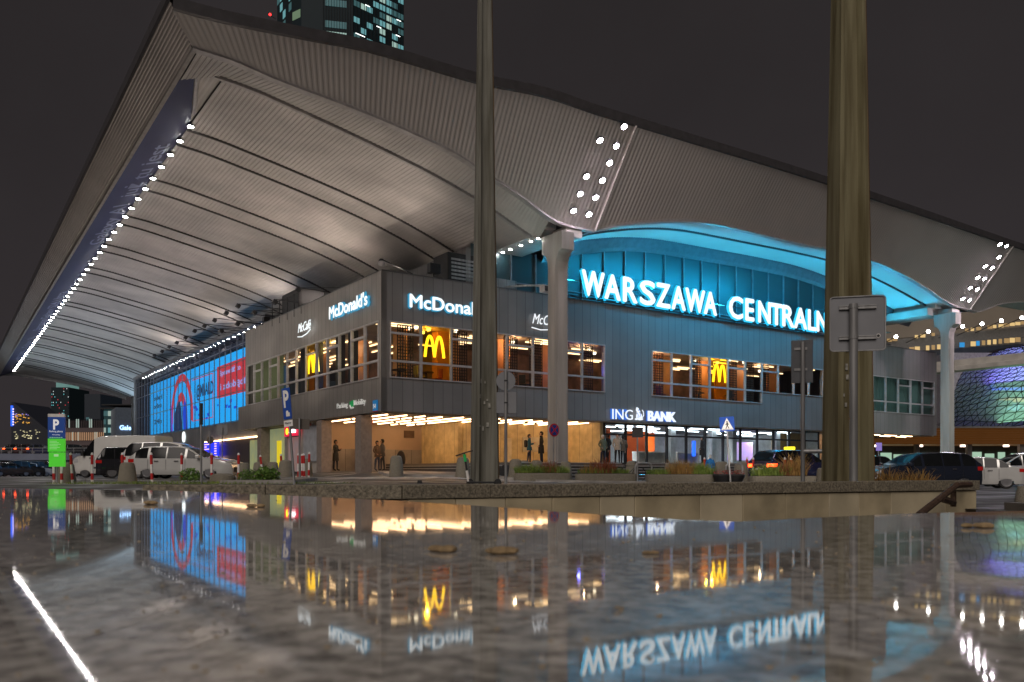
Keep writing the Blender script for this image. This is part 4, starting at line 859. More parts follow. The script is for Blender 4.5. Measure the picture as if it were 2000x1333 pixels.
# pylons
def pylon(px, Y, rz, label, S0, TP, H=21):
    X = at(px, Y); z0 = g(X, Y); o = empty('lighting_pylon', (X, Y, z0), rz, label, 'pylon', 'tall tapering pylons')
    sec = [(-.5, -.34), (-.36, -.34), (-.33, -.20), (-.30, -.12), (.22, -.12), (.26, -.24), (.30, -.34), (.42, -.34), (.5, -.22), (.5, .34), (.3, .34), (.26, .1), (-.28, .1), (-.33, .34), (-.5, .34)]
    R = []; 
    for z, s in ((0, S0), (H, S0-TP*H)): R.append([(x*s, y*s, z) for x, y in sec]+[(sec[0][0]*s, sec[0][1]*s, z)])
    b = MB(); b.sheet(R); b.add([p for p in R[1][:-1]], [tuple(range(len(sec)))]); b.build('shaft', m_pyl, o)
    s = .81
    b = MB(); b.tube([(S0*.5, -.2*S0, .05), ((S0-TP*H)*.5, -.2*(S0-TP*H), H)], .025, 6); b.build('cable_pipe', mat('pipe_rust', (.16, .10, .04), .6, vs=4, var=.4, streak=True), o)
    b = MB(); b.box(-.9, .9, -.15, .15, H, H+.15)
    b.build('crossarm', m_pole, o); random.seed(int(px))
    b = MB()
    for k in range(9): x = random.uniform(-.3, .1); z = random.uniform(1.2, 3.2); b.box(x, x+random.uniform(.03, .09), -.108-.0004*k, -.100, z, z+random.uniform(.05, .14))
    b.build('stickers', mat('sticker_paper', (.35, .34, .30), .7, vs=9, var=.5), o); return o
m_pyl = mat('stained_pylon', (.10, .095, .07), .6, vs=7, col2=(.24, .235, .20), bump=.15, bs=14, streak=True, sz=.06)
pylon(947, 24.7, math.radians(22), 'grey weathered tapering pylon in the middle, in front of the white restaurant letters', .76, .027)
m_pyl = mat('rust_stained_pylon', (.085, .065, .025), .6, vs=6, col2=(.25, .225, .13), bump=.15, bs=14, streak=True, sz=.06)
pylon(1658, 15.5, math.radians(10), 'brown and yellow stained tapering pylon on the right, behind the big blank sign', .815, .0315)
# ============================================================ VEHICLES
def paint(name, col, rough=.22, metal=.3): m = mat('paint_'+name, col, rough, metal, vs=1.5, var=.05, spec=.6); m.node_tree.nodes['Principled BSDF'].inputs['Coat Weight'].default_value = .6; return m
PROF = {  # (x/L from the rear, top z) and belt height
 'wagon': ([(0, .62), (.004, .95), (.05, 1.18), (.10, 1.40), (.16, 1.47), (.35, 1.50), (.50, 1.47), (.58, 1.38), (.72, 1.0), (.80, .95), (.92, .84), (.985, .70), (1, .50)], .93, (.015, .12), (.55, .725)),
 'suv': ([(0, .70), (.004, 1.02), (.05, 1.35), (.09, 1.62), (.15, 1.70), (.4, 1.72), (.52, 1.68), (.60, 1.55), (.73, 1.12), (.80, 1.08), (.93, .98), (.985, .80), (1, .55)], 1.05, (.015, .10), (.57, .735)),
 'sedan': ([(0, .60), (.005, .95), (.10, 1.02), (.14, 1.05), (.25, 1.36), (.34, 1.44), (.48, 1.44), (.57, 1.35), (.71, .98), (.80, .93), (.92, .82), (.985, .68), (1, .48)], .95, (.14, .26), (.55, .715)),
 'minivan': ([(0, .75), (.004, 1.10), (.04, 1.45), (.08, 1.70), (.14, 1.77), (.45, 1.79), (.56, 1.72), (.64, 1.56), (.79, 1.12), (.84, 1.06), (.94, .92), (.985, .76), (1, .5)], 1.08, (.015, .09), (.60, .79)),
 'van': ([(0, .9), (.002, 2.35), (.012, 2.5), (.05, 2.54), (.55, 2.56), (.66, 2.50), (.73, 2.32), (.86, 1.42), (.90, 1.34), (.97, 1.15), (.992, .95), (1, .6)], 1.32, (-1, -1), (.725, .865))}
def car(kind, label, px, Y, heading, L, Wd, col, cname, taxi=None, lit=False, plate=True, zs=1.0, cat='car', rimc=None, group=None, detail=True, z=None):
    prof, belt, rw, fw = PROF[kind]; belt *= zs; X = at(px, Y); root = empty('parked_'+('van' if kind == 'van' else 'car'), (X, Y, g(X, Y) if z is None else z), heading, label, cat, group)
    m = paint(cname, col); R = .33 if kind != 'van' else .36; hw = Wd/2; xw = (L*.19-L/2, L*.795-L/2) if kind != 'van' else (L*.20-L/2, L*.82-L/2)
    N = 84; secs = []
    def top(s): return interp([(a, c*zs) for a, c in prof], s) if s > .004 else prof[0][1]*zs+(prof[1][1]-prof[0][1])*zs*(s/.004)
    S = sorted(set([0, .002, .004, .01, .02, .03]+[i/N for i in range(N+1)]+[.975, .985, .993]))
    for s in S:
        x = s*L-L/2; t = top(s); wf = 1-.20*max(0, (s-.88)/.12)**2-.13*max(0, (.06-s)/.06)**2; w = hw*wf; zb = .20*zs if kind != 'van' else .26
        for xc in xw:
            d = abs(x-xc)
            if d < R+.06: zb = max(zb, math.sqrt((R+.06)**2-d*d)+.0)
        bt = min(belt-.02*(s-.5), t-.03) if kind != 'van' or s > .70 else belt
        bt = min(bt, t-.03); gh = t-bt; tw = w*(1-.22*min(1, gh/.5)) if kind != 'van' else w*(1-.10*min(1, gh/1.2))
        zm = max(zb+.02, .52*zs); zm2 = max(zb+.04, min(bt-.02, .75*zs))
        secs.append([(x, w*.94, zb), (x, w*.99, (zb+zm)/2), (x, w, zm), (x, w*.985, zm2), (x, w*.965, bt), (x, w*.965-(w*.965-tw)*.5, bt+gh*.5), (x, tw, t-min(.06, gh*.3)), (x, tw*.86, t-.012*min(1, gh*4)), (x, 0, t+.008)])
    K = 9; full = []
    for sc in secs: full.append([(x, y, z) for x, y, z in sc]+[(x, -y, z) for x, y, z in sc[-2::-1]])
    W2 = 2*K-1; body = MB(); gl = MB(); bv = [p for r in full for p in r]
    pil = {'wagon': (.20, .375, .56), 'suv': (.22, .40, .58), 'sedan': (.26, .40, .58), 'minivan': (.22, .42, .60), 'van': (.70,)}[kind]
    gf = []; bf = []
    for i in range(len(S)-1):
        sm = (S[i]+S[i+1])/2; t = top(sm); inrw = rw[0] < sm < rw[1]; infw = fw[0] < sm < fw[1]
        for k in range(W2-1):
            kk = min(k, W2-2-k); f = (i*W2+k, i*W2+k+1, (i+1)*W2+k+1, (i+1)*W2+k); isg = False
            if kk == 7 and (inrw or infw): isg = True
            if kk in (4, 5) and t-belt > .16*zs and not any(abs(sm-p) < .010 for p in pil) and rw[1]*.55 < sm < fw[1]-.03:
                isg = True
                if kind == 'van' and sm < .70: isg = False
            if kk == 6 and kind != 'van' and False: isg = True
            (gf if isg else bf).append(f)
    n_ = len(full)
    bf += [tuple(range(W2))[::-1], tuple((n_-1)*W2+k for k in range(W2))]+[((i+1)*W2, i*W2, i*W2+W2-1, (i+1)*W2+W2-1) for i in range(n_-1)]
    body.add(bv, bf); body.build('body', m, root, smooth=True)
    used = sorted(set(i for f in gf for i in f)); mp = {u: i for i, u in enumerate(used)}
    gl.add([(bv[u][0], bv[u][1]*1.002, bv[u][2]+.002) for u in used], [tuple(mp[i] for i in f) for f in gf]); gl.build('window_glass', m_carglass, root, smooth=True)
    for xc in xw:
        for sgn in (1, -1):
            wy = sgn*(hw-.13); tmb = MB(); pr = [(R-.10, -.10), (R-.03, -.11), (R, -.07), (R, .07), (R-.03, .11), (R-.10, .10)]
            tmb.lathe(pr, 0, 0, 28); tmb.v = [(p[0], p[2], p[1]) for p in tmb.v]; wh = tmb.build('wheel', m_rubber, root, smooth=True, loc=(xc, wy, R))
            q = MB(); q.lathe([(R-.115, -.112), (R-.10, -.115), (R-.10, .115), (R-.115, .112)], 0, 0, 28)
            for a in range(7 if kind != 'van' else 5):
                an = 2*PI*a/(7 if kind != 'van' else 5); c_, s_ = math.cos(an), math.sin(an)
                for side in (-.117, .10): q.add([(c_*.05-s_*.03, s_*.05+c_*.03, side), (c_*.05+s_*.03, s_*.05-c_*.03, side), (c_*(R-.105)+s_*.022, s_*(R-.105)-c_*.022, side), (c_*(R-.105)-s_*.022, s_*(R-.105)+c_*.022, side),
                                       (c_*.05-s_*.03, s_*.05+c_*.03, side+.018), (c_*.05+s_*.03, s_*.05-c_*.03, side+.018), (c_*(R-.105)+s_*.022, s_*(R-.105)-c_*.022, side+.018), (c_*(R-.105)-s_*.022, s_*(R-.105)+c_*.022, side+.018)],
                                      [(0, 1, 2, 3), (4, 5, 6, 7), (0, 1, 5, 4), (1, 2, 6, 5), (2, 3, 7, 6), (3, 0, 4, 7)])
            q.lathe([(.06, -.12), (.06, .12)], 0, 0, 12); q.v = [(p[0], p[2], p[1]) for p in q.v]; q.build('rim', mat('alloy', (.30, .30, .31), .35, .9), wh)
    b = MB(); b.box(-L/2+.25, L/2-.3, -hw+.24, hw-.24, .17, .42); b.build('underbody', m_dark, root)
    zt = prof[1][1]*zs; zh = .68*zs if kind != 'van' else 1.0
    for sgn in (1, -1):
        b = MB(); y0 = sgn*(hw*.60); y1 = sgn*(hw*.995); b.prism([(-L/2-.012, y0), (-L/2-.012, y1*.9), (-L/2+.08, y1*.97), (-L/2+.30, y1+.0*sgn), (-L/2+.30, y1*.97), (-L/2+.06, y0)], 'z', zt-.20, zt-.04) if kind != 'van' else b.box(-L/2-.02, -L/2+.04, min(y1*.9, y1), max(y1*.9, y1), 1.0, 1.4)
        b.build('tail_light', m_tailon if lit else m_tail, root)
        b = MB(); b.prism([(L/2-.10, y0*.95), (L/2-.02-.02, y0), (L/2-.14, y1*.84), (L/2-.45, y1*.955), (L/2-.45, y1*.90)], 'z', zh-.09, zh+.07) if kind != 'van' else b.prism([(L/2-.06, y0*1.1), (L/2-.20, y1*.90), (L/2-.55, y1*.985), (L/2-.5, y1*.9)], 'z', .92, 1.16)
        b.build('headlight', m_head, root)
        b = MB(); mx_ = (fw[1]-.03)*L-L/2; b.box(mx_-.12, mx_+.06, min(sgn*hw*.97, sgn*(hw+.17)), max(sgn*hw*.97, sgn*(hw+.17)), belt+.0, belt+(.15 if kind != 'van' else .32)); b.build('mirror', m if kind != 'van' else m_dark, root, bevel=.03)
        if detail:
            b = MB()
            for s in ((pil[0]+.06, pil[1]+.08) if kind != 'van' else (.73,)): x = s*L-L/2; y = sgn*hw*1.0; b.box(x, x+.2, min(y, y+sgn*.025), max(y, y+sgn*.025), belt-.14, belt-.10)
            b.build('door_handle', m_chrome, root)
            b = MB()
            for s in pil: x = s*L-L/2; y = sgn*(hw*.999); b.box(x-.006, x+.006, min(y, y+sgn*.003), max(y, y+sgn*.003), .42, belt-.04)
            if len(b.v): b.build('door_seam', m_dark, root)
    b = MB(); b.box(L/2-.10, L/2+.01, -hw*.62, hw*.62, .30, .55 if kind != 'van' else .85); b.build('grille', m_dark, root, bevel=.02)
    if kind == 'van': b = MB(); b.box(L/2-.5, L/2+.03, -hw*.93, hw*.93, .28, .55); b.build('bumper', mat('bumper_plastic', (.03, .03, .032), .6), root, bevel=.08); b = MB(); b.box(-L/2+.1, L/2-1.6, -hw-.01, hw+.01, .55, .66); b.build('side_moulding', MC['bumper_plastic'], root)
    if plate: b = MB(); b.box(-L/2-.03, -L/2-.01, -.26, .26, zt-.36, zt-.25); b.build('number_plate', m_white, root)
    if taxi:
        b = MB(); xm = .42*L-L/2; b.box(xm-.1, xm+.1, -.3, .3, max(p[1] for p in prof)*zs+.0, max(p[1] for p in prof)*zs+.16); b.build('roof_sign', glow('taxi_'+taxi, {'yellow': (1, .8, .02), 'orange': (1, .18, .02)}[taxi], 2.0 if taxi == 'yellow' else 2.0), root, bevel=.03)
    return root
R_ = math.radians
car('wagon', 'silver grey estate car parked behind the red and white posts on the left', 368, 38.2, R_(-5), 4.85, 1.84, (.62, .62, .60), 'silver')
car('minivan', 'white people carrier parked behind the silver estate car', 345, 42.5, R_(-3), 4.95, 1.95, (.82, .81, .78), 'offwhite', zs=1.03)
car('van', 'white high roofed delivery van parked facing left beside the side wall', 240, 51, R_(180-14), 5.9, 2.05, (.85, .84, .80), 'van_white', cat='van')
car('suv', 'black car with red tail lights between the white van and the white people carrier', 270, 46.5, R_(24), 4.2, 1.8, (.02, .02, .025), 'black')
for i, (px, col, cn, l) in enumerate(((18, (.05, .035, .03), 'brown', 'brown car at the far left end of the distant parked row'), (42, (.02, .02, .022), 'coal', 'black car with a pale roof rail, second in the distant parked row'), (59, (.55, .56, .58), 'white', 'white car in the distant parked row on the left'), (76, (.03, .03, .035), 'dark', 'dark grey car right of the white one in the distant row'),
    (94, (.03, .035, .08), 'navy', 'dark blue car next to the green parking board'), (118, (.04, .04, .045), 'graphite', 'graphite car in the distant row right behind the green parking board'), (146, (.06, .02, .02), 'maroon', 'dark red car in the distance just left of the white van'))):
    car('suv' if i % 2 else 'wagon', l, px, 88+i*1.5, R_(60), 4.4, 1.8, col, cn, group='distant parked cars on the left', detail=False)
car('suv', 'dark blue taxi with glowing red tail lights and a yellow roof sign', 1553, 41.5, R_(24), 4.5, 1.85, (.02, .022, .07), 'midnight', taxi='yellow', lit=True, zs=.93)
car('wagon', 'dark navy estate car behind the wall on the right', 1790, 35.3, R_(188), 4.9, 1.9, (.015, .02, .035), 'deepnavy', zs=1.04)
car('sedan', 'silver saloon seen from behind right of the dark estate car', 1893, 38.8, R_(163), 4.3, 1.72, (.62, .62, .60), 'silver')
car('minivan', 'white people carrier taxi with an orange roof sign at the right edge', 2002, 43, R_(172), 5.0, 1.95, (.60, .60, .60), 'offwhite', taxi='orange')
car('wagon', 'dark car parked on the far side behind the right pylon', 1660, 47, R_(180), 4.6, 1.8, (.03, .03, .035), 'dark', detail=False)

# ============================================================ PEOPLE
def skin_mesh(vs, es, rs, sub=2):
    me = bpy.data.meshes.new('t'); me.from_pydata(vs, es, []); o = bpy.data.objects.new('t', me); SC.collection.objects.link(o)
    md = o.modifiers.new('s', 'SKIN'); me.skin_vertices.new() if not me.skin_vertices else None
    for i, r in enumerate(rs): me.skin_vertices[0].data[i].radius = r if isinstance(r, tuple) else (r, r)
    me.skin_vertices[0].data[0].use_root = True
    sb = o.modifiers.new('u', 'SUBSURF'); sb.levels = sub; sb.render_levels = sub
    dg = bpy.context.evaluated_depsgraph_get(); out = bpy.data.meshes.new_from_object(o.evaluated_get(dg)); bpy.data.objects.remove(o); bpy.data.meshes.remove(me); return out
m_skin = mat('skin', (.42, .24, .16), .55); m_hair = mat('dark_hair', (.02, .015, .012), .7)
def cloth(n, c): return mat('cloth_'+n, c, .85, vs=14, var=.2, bump=.2, bs=30)
def person(px, Y, rz, label, jacket, trousers, z=None, h=1.75, arms='down', hood=False, hat=None, bag=None, coat=False, group=None, X=None):
    X = at(px, Y) if X is None else X; z = g(X, Y) if z is None else z; o = empty('person', (X, Y, z), rz, label, 'person', group); s = h/1.75
    # faces -y ; skeleton
    V = [(0, 0, .96), (0, .0, 1.12), (0, .01, 1.32), (0, .01, 1.45), (0, -.01, 1.53), (0, -.02, 1.60), (0, -.02, 1.69)]; Rr = [(.15, .11), (.145, .105), (.17, .115), (.10, .08), (.052, .055), (.085, .095), (.070, .085)]
    E = [(0, 1), (1, 2), (2, 3), (3, 4), (4, 5), (5, 6)]
    for sg in (1, -1):
        n = len(V); st = .04 if sg > 0 else -.05
        V += [(sg*.09, 0, .88), (sg*.105, .01-st, .49), (sg*.11, .03-st*1.2, .09), (sg*.115, -.06-st*1.2, .035), (sg*.12, -.15-st*1.2, .03)]; Rr += [.095, .062, .042, .042, .035]
        E += [(0, n), (n, n+1), (n+1, n+2), (n+2, n+3), (n+3, n+4)]
        n = len(V)
        if arms == 'down': A = [(sg*.19, .01, 1.40), (sg*.25, .03, 1.13), (sg*.24, -.06, .90), (sg*.235, -.10, .81)]
        elif arms == 'phone': A = [(sg*.19, .01, 1.40), (sg*.24, .0, 1.14), (sg*.12, -.24, 1.20), (sg*.06, -.30, 1.24)]
        elif arms == 'pocket': A = [(sg*.19, .01, 1.40), (sg*.29, .06, 1.16), (sg*.21, -.08, .98), (sg*.17, -.12, .95)]
        elif arms == 'ear': A = [(sg*.19, .01, 1.40), (sg*.27, -.06, 1.16), (sg*.20, -.16, 1.38), (sg*.11, -.12, 1.55)] if sg > 0 else [(sg*.19, .01, 1.40), (sg*.25, .02, 1.13), (sg*.22, -.12, .96), (sg*.18, -.15, .92)]
        V += A; Rr += [.075, .055, .042, .032]; E += [(2, n), (n, n+1), (n+1, n+2), (n+2, n+3)]
        # fingers and thumb
        hx, hy, hz = A[3]; d = (Vector(A[3])-Vector(A[2])).normalized()
        for q in range(4): k = len(V); off = Vector((0, (q-1.5)*.020, 0)); p = Vector(A[3])+d*.03+off; V += [tuple(p), tuple(p+d*(.05-.004*abs(q-1))+Vector((-sg*.012, 0, 0)))]; Rr += [.010, .0075]; E += [(n+3, k), (k, k+1)]
        k = len(V); p = Vector(A[3])+Vector((-sg*.005, -.032, .01)); V += [tuple(p), tuple(p+d*.03+Vector((-sg*.01, -.012, 0)))]; Rr += [.011, .009]; E += [(n+3, k), (k, k+1)]
    me = skin_mesh([tuple(c*s for c in v) for v in V], E, [tuple(c*s for c in r) if isinstance(r, tuple) else r*s for r in Rr], 1)
    mats = [m_skin, cloth(*jacket), cloth(*trousers), m_dark]; me.materials.clear(); [me.materials.append(m) for m in mats]
    jb = .62 if coat else .86
    for p in me.polygons:
        c = p.center/s; hand = (abs(c.x) > .14 and c.z < .86) or (arms in ('phone',) and c.y < -.27) or (arms == 'ear' and c.x > .04 and c.z > 1.5 and c.y < -.09) or (arms == 'pocket' and c.y < -.13 and .88 < c.z < 1)
        p.material_index = 0 if c.z > 1.50 or (hand and c.z > .7) else (3 if c.z < .10 else (2 if c.z < .86 else 1))
        if c.z < .86 and hand and c.z < .7: p.material_index = 2
    me.name = 'body'; me.shade_smooth(); bo = bpy.data.objects.new('body', me); C.objects.link(bo); bo.parent = o
    # jacket skirt, hair or hood
    b = MB(); rows = []
    for z_, rx, ry in ((1.02, .175, .135), (.93, .19, .15), (.86, .195, .155), (jb-.06, .20 if coat else .195, .165)): rows.append([(rx*s*math.cos(a*PI/12), ry*s*math.sin(a*PI/12)*1.02, z_*s) for a in range(25)])
    b.sheet(rows); b.build('jacket_hem', mats[1], o, True)
    b = MB(); b.sphere((0, .012*s, 1.655*s), .112*s, 14, 9, (.86, 1.02, 1.12)); hm = m_hair if not hood and not hat else (mats[1] if hood else cloth('hat_'+hat[0], hat[1]))
    b.v = [(x, y+(.02 if y < -.02*s and z < 1.68*s else 0)*3*s*(1 if y < -.04*s else .3), z) for x, y, z in b.v]
    b.build('hood' if hood else ('hat' if hat else 'hair'), hm, o, True)
    b = MB(); b.sphere((0, -.115*s, 1.625*s), .016*s, 8, 5, (.8, 1.3, 1.4)); b.build('nose', m_skin, o, True)
    for sg in (1, -1): b = MB(); b.sphere((sg*.034*s, -.103*s, 1.655*s), .012*s, 8, 5); b.build('eye', m_dark, o)
    b = MB(); b.sphere((0, -.108*s, 1.578*s), .022*s, 8, 4, (1.2, .5, .3)); b.build('mouth', mat('lips', (.3, .1, .08), .5), o)
    for sg in (1, -1): b = MB(); b.sphere((sg*.088*s, 0, 1.635*s), .026*s, 8, 5, (.4, .8, 1.2)); b.build('ear', m_skin, o)
    if not hood: b = MB(); b.lathe([(.075*s, 1.45*s), (.088*s, 1.50*s), (.072*s, 1.53*s)], 0, .0, 14); b.build('collar', mats[1], o, True)
    if bag: b = MB(); b.box(-.16*s, .16*s, .13*s, .31*s, .98*s, 1.42*s); b.build('backpack', cloth('bag_'+bag[0], bag[1]), o, bevel=.06)
    return o
blk = ('black', (.02, .02, .022)); den = ('denim', (.04, .06, .11)); gry = ('grey', (.07, .07, .075)); nav = ('navy', (.02, .03, .06))
person(656, 47.6, R_(75), 'person in a dark hooded parka, alone against the beige arcade wall', ('darkolive', (.045, .045, .04)), nav, arms='phone', hood=True, coat=True, z=.46)
person(737, 47.6, R_(60), 'person in brown jacket and jeans, left of the two beside the no entry sign', ('brown', (.10, .07, .05)), den, arms='pocket', z=.46, h=1.70)
person(746.5, 48.4, R_(-100), 'person in grey jacket and cap, right of the two beside the no entry sign', gry, ('darkdenim', (.03, .04, .06)), z=.46, h=1.82, hat=('black', (.02, .02, .02)))
person(1034, 47.8, R_(80), 'person in blue jacket with dark backpack facing someone by the notice board', ('blue', (.01, .09, .16)), nav, arms='phone', z=.86, h=1.68, bag=('black', (.03, .03, .03)), X=at(1034, 47.8))
person(1057, 47.9, R_(-85), 'tall person in a long black coat left of the near roof column', blk, nav, arms='pocket', z=.86, h=1.84, coat=True, bag=None)
person(1178, 48.2, R_(30), 'person in a white hat and olive coat at the left end of the bank windows', ('olive', (.12, .12, .07)), nav, arms='pocket', z=.86, h=1.66, hat=('white', (.6, .6, .6)))
person(1186, 49.0, R_(-60), 'person all in black behind the white hatted one beside the bank', blk, blk, arms='pocket', z=.86, h=1.78, hood=True)
person(1206, 48.0, R_(0), 'person in a beige padded coat holding a phone to the ear before the bank door', ('beige', (.36, .29, .22)), blk, arms='ear', z=.86, h=1.74)
person(1217, 49.0, R_(150), 'person in dark clothes half hidden behind the beige coat', ('darkbeige', (.12, .10, .08)), blk, arms='pocket', z=.86, h=1.66)
person(1387, 36.0, R_(170), 'child in a bright blue jacket and pale hat walking before the steps', ('brightblue', (.01, .14, .40)), ('tan', (.2, .16, .11)), arms='down', h=1.22, hat=('pale', (.45, .42, .38)))
person(1371, 50.5, R_(-90), 'person in a long black coat inside the bank behind the glass', blk, blk, arms='pocket', z=.86, h=1.66, coat=True)

# ============================================================ STREET FURNITURE
def fpost(px, Y, label, h=1.05, tilt=0, z=None):
    X = at(px, Y); o = empty('marker_post', (X, Y, g(X, Y)+(0 if z is None else z)), 0, label, 'post', 'red and white marker posts'); o.rotation_euler = (0, tilt, 0); r = .045
    b = MB(); b.lathe([(r, .0), (r, h-.04), (r*.7, h), (0.01, h+.01)], 0, 0, 12); b.build('tube', m_white, o, smooth=True)
    for z0, z1 in ((h*.12, h*.33), (h*.62, h*.93)): b = MB(); b.lathe([(r+.002, z0), (r+.002, z1)], 0, 0, 12); b.build('red_band', m_red, o)
    return o
FP = [(105.5, 28.3, 'leftmost red and white post, left of the parking board pole', -.02), (120.5, 28.3, 'red and white post just right of the parking board pole', 0), (142, 28.5, 'red and white post leaning left beside the first concrete bollard', -.07), (180, 28.5, 'red and white post in front of the bonnet of the white van', 0), (239, 28.5, 'red and white post touching the second concrete bollard', 0),
      (297, 28.5, 'red and white post in front of the rear wheel of the silver estate car', -.03), (355, 29.5, 'red and white post in front of the doors of the silver estate car', 0), (413.5, 29.5, 'red and white post right of the tall grey pole in front of the silver car', 0), (466, 30, 'red and white post at the nose of the silver estate car', 0),
      (514, 36, 'red and white post leaning left before the yellow lit shop door', -.12), (551, 34, 'red and white post leaning left of the tilted blue P sign', -.05), (583, 33, 'red and white post left of a close group of three', 0), (590, 35, 'leftmost of the three close red and white posts', .0), (594.5, 33.5, 'middle of the three close red and white posts', -.03), (603, 35, 'rightmost red and white post of the close group', .02),
      (1376, 37, 'dull red and white post left of the child', .0), (1459, 36, 'red and white post left of the two behind the blue taxi', 0), (1471, 36, 'red and white post touching the rear of the blue taxi', 0), (1533, 34, 'faded post in front of the blue taxi, left one', 0), (1545, 34.2, 'faded post in front of the blue taxi, right one', 0)]
for px, Y, l, t in FP: fpost(px, Y, l, 1.05 if px < 600 else 1.12, t)
def bollard(px, Y, label, r=.30, h=.72, kind='cone'):
    X = at(px, Y); o = MB(); 
    if kind == 'cone': pr = [(r*1.1, -.1), (r*1.05, .05), (r*.8, h*.86), (r*.68, h*.96), (r*.4, h)]
    else: pr = [(r, -.1), (r, h*.5), (r*.93, h*.78), (r*.72, h*.93), (r*.35, h)]
    o.lathe(pr, 0, 0, 24); return tag(o.build('concrete_bollard', m_conc2, None, True, loc=(X, Y, g(X, Y))), label, 'bollard', 'concrete bollards')
for a in ((130, 29, 'concrete bollard behind the leftmost red and white posts'), (249, 28.2, 'concrete bollard in front of the rear of the white people carrier'), (435, 28, 'low round concrete bollard in front of the silver car nose', .42, .34, 'dome'), (476, 36, 'pale concrete bollard right of the silver car nose'), (506, 38, 'concrete bollard before the lit glass door', .30, .75), (533, 38, 'concrete bollard before the yellow poster', .28, .75), (558, 34, 'concrete bollard behind the tilted blue P sign', .32, .8), (598, 40, 'brown concrete bollard behind the close group of posts', .3, .85),
          (774, 37, 'concrete bollard in front of the two people by the no entry sign', .32, .95), (904, 36.5, 'concrete bollard next to the green electric scooter', .33, .9), (1007, 37.4, 'tall concrete bollard left end of the near planter', .33, .95), (1024, 40.5, 'concrete bollard second from the left behind the near planter', .3, .9), (1048, 38.5, 'concrete bollard in the middle behind the near planter', .32, .95), (1105, 38.5, 'concrete bollard under the near roof column', .3, .9), (1080, 40.5, 'concrete bollard behind the reddish grass of the near planter', .26, .9),
          (1234, 38, 'concrete bollard beside the parked bicycle', .32, .95), (1308, 38, 'concrete bollard behind the dry grass of the third planter', .30, .85), (1365, 38, 'concrete bollard left of the child', .3, .85), (1409, 36.5, 'concrete bollard behind the crossing sign pole', .33, .95), (1447, 36, 'concrete bollard right of the crossing sign', .33, .95), (1581, 19.2, 'large rough granite bollard left of the right pylon', .22, .30, 'dome'), (1604, 26, 'small pale bollard squeezed next to the right pylon', .17, .7), (1722, 19, 'rough bollard hidden in dry grass right of the right pylon', .26, .24, 'dome'),
          (1999, 15.5, 'concrete bollard at the right edge beyond the wall end', .14, .34)): bollard(*a)
def pole(o, h, r=.04, n=10): b = MB(); b.cyl(0, 0, 0, h, r, n=n); return b.build('pole', m_pole, o, smooth=True)
def disc(o, name, m, R, z, y=-.05, t=.015, n=28, sx=1): b = MB(); b.lathe([(R, -t/2), (R, t/2)], 0, 0, n); b.v = [(p[0]*sx, p[2]+y, p[1]+z) for p in b.v]; return b.build(name, m, o)
def sign(px, Y, rz, label, tiltx=0, tilty=0): X = at(px, Y); o = empty('road_sign', (X, Y, g(X, Y)), rz, label, 'sign'); o.rotation_euler = (tiltx, tilty, rz); return o
def hz(py, Y, X): return EYE+(HOR-py)*Y/F-g(X, Y)
# no entry
Y = 45; o = sign(717, Y, 0, 'round red no entry sign with a white bar in front of the arcade'); z = hz(824, Y, at(717, Y)); pole(o, z+.2, .035); disc(o, 'disc', m_red, .31, z); b = MB(); b.box(-.23, .23, -.068, -.06, z-.06, z+.06); b.build('bar', mat('sign_white', (.8, .8, .8), .5), o)
disc(o, 'rim', mat('sign_rim', (.5, .05, .05), .5), .325, z, -.045)
# no stopping
Y = 38; o = sign(1081, Y, R_(38), 'round blue no stopping sign with red cross left of the near roof column'); z = hz(840.5, Y, at(1081, Y)); pole(o, z+.2, .03); disc(o, 'rim', m_red, .30, z, -.05); disc(o, 'disc', m_blue, .235, z, -.064)
b = MB()
for s in (1, -1): q = MB(); q.box(-.24, .24, -.082, -.075, -.028, .028); b.add([(x*.707-s*zz*.707, y, s*x*.707+zz*.707+z) for x, y, zz in q.v], q.f)
b.build('cross', m_red, o)
# round and rectangular sign backs beside the left pylon
Y = 24.5; X = at(988, Y); o = sign(988, Y, 0, 'back of a round sign over a rectangular plate just right of the left pylon'); z = hz(744, Y, X); pole(o, hz(724, Y, X), .045); disc(o, 'round_back', m_signback, .285, z, .05); zz = hz(787, Y, X)
b = MB(); b.box(-.28, .32, .05, .065, zz-.31, zz+.31); b.build('plate_back', m_signback, o, bevel=.01); b = MB(); b.box(-.05, .05, -.05, .06, z-.02, z+.02); b.box(-.05, .05, -.05, .06, zz-.02, zz+.02); b.build('clamp', m_dark, o)
b = MB(); [b.sphere((x, y, .03), .09, 8, 5, (1, 1, .5)) for x, y in ((.3, 0), (.15, .1), (-.2, .05))]; b.build('chain_lock', m_rust, o)
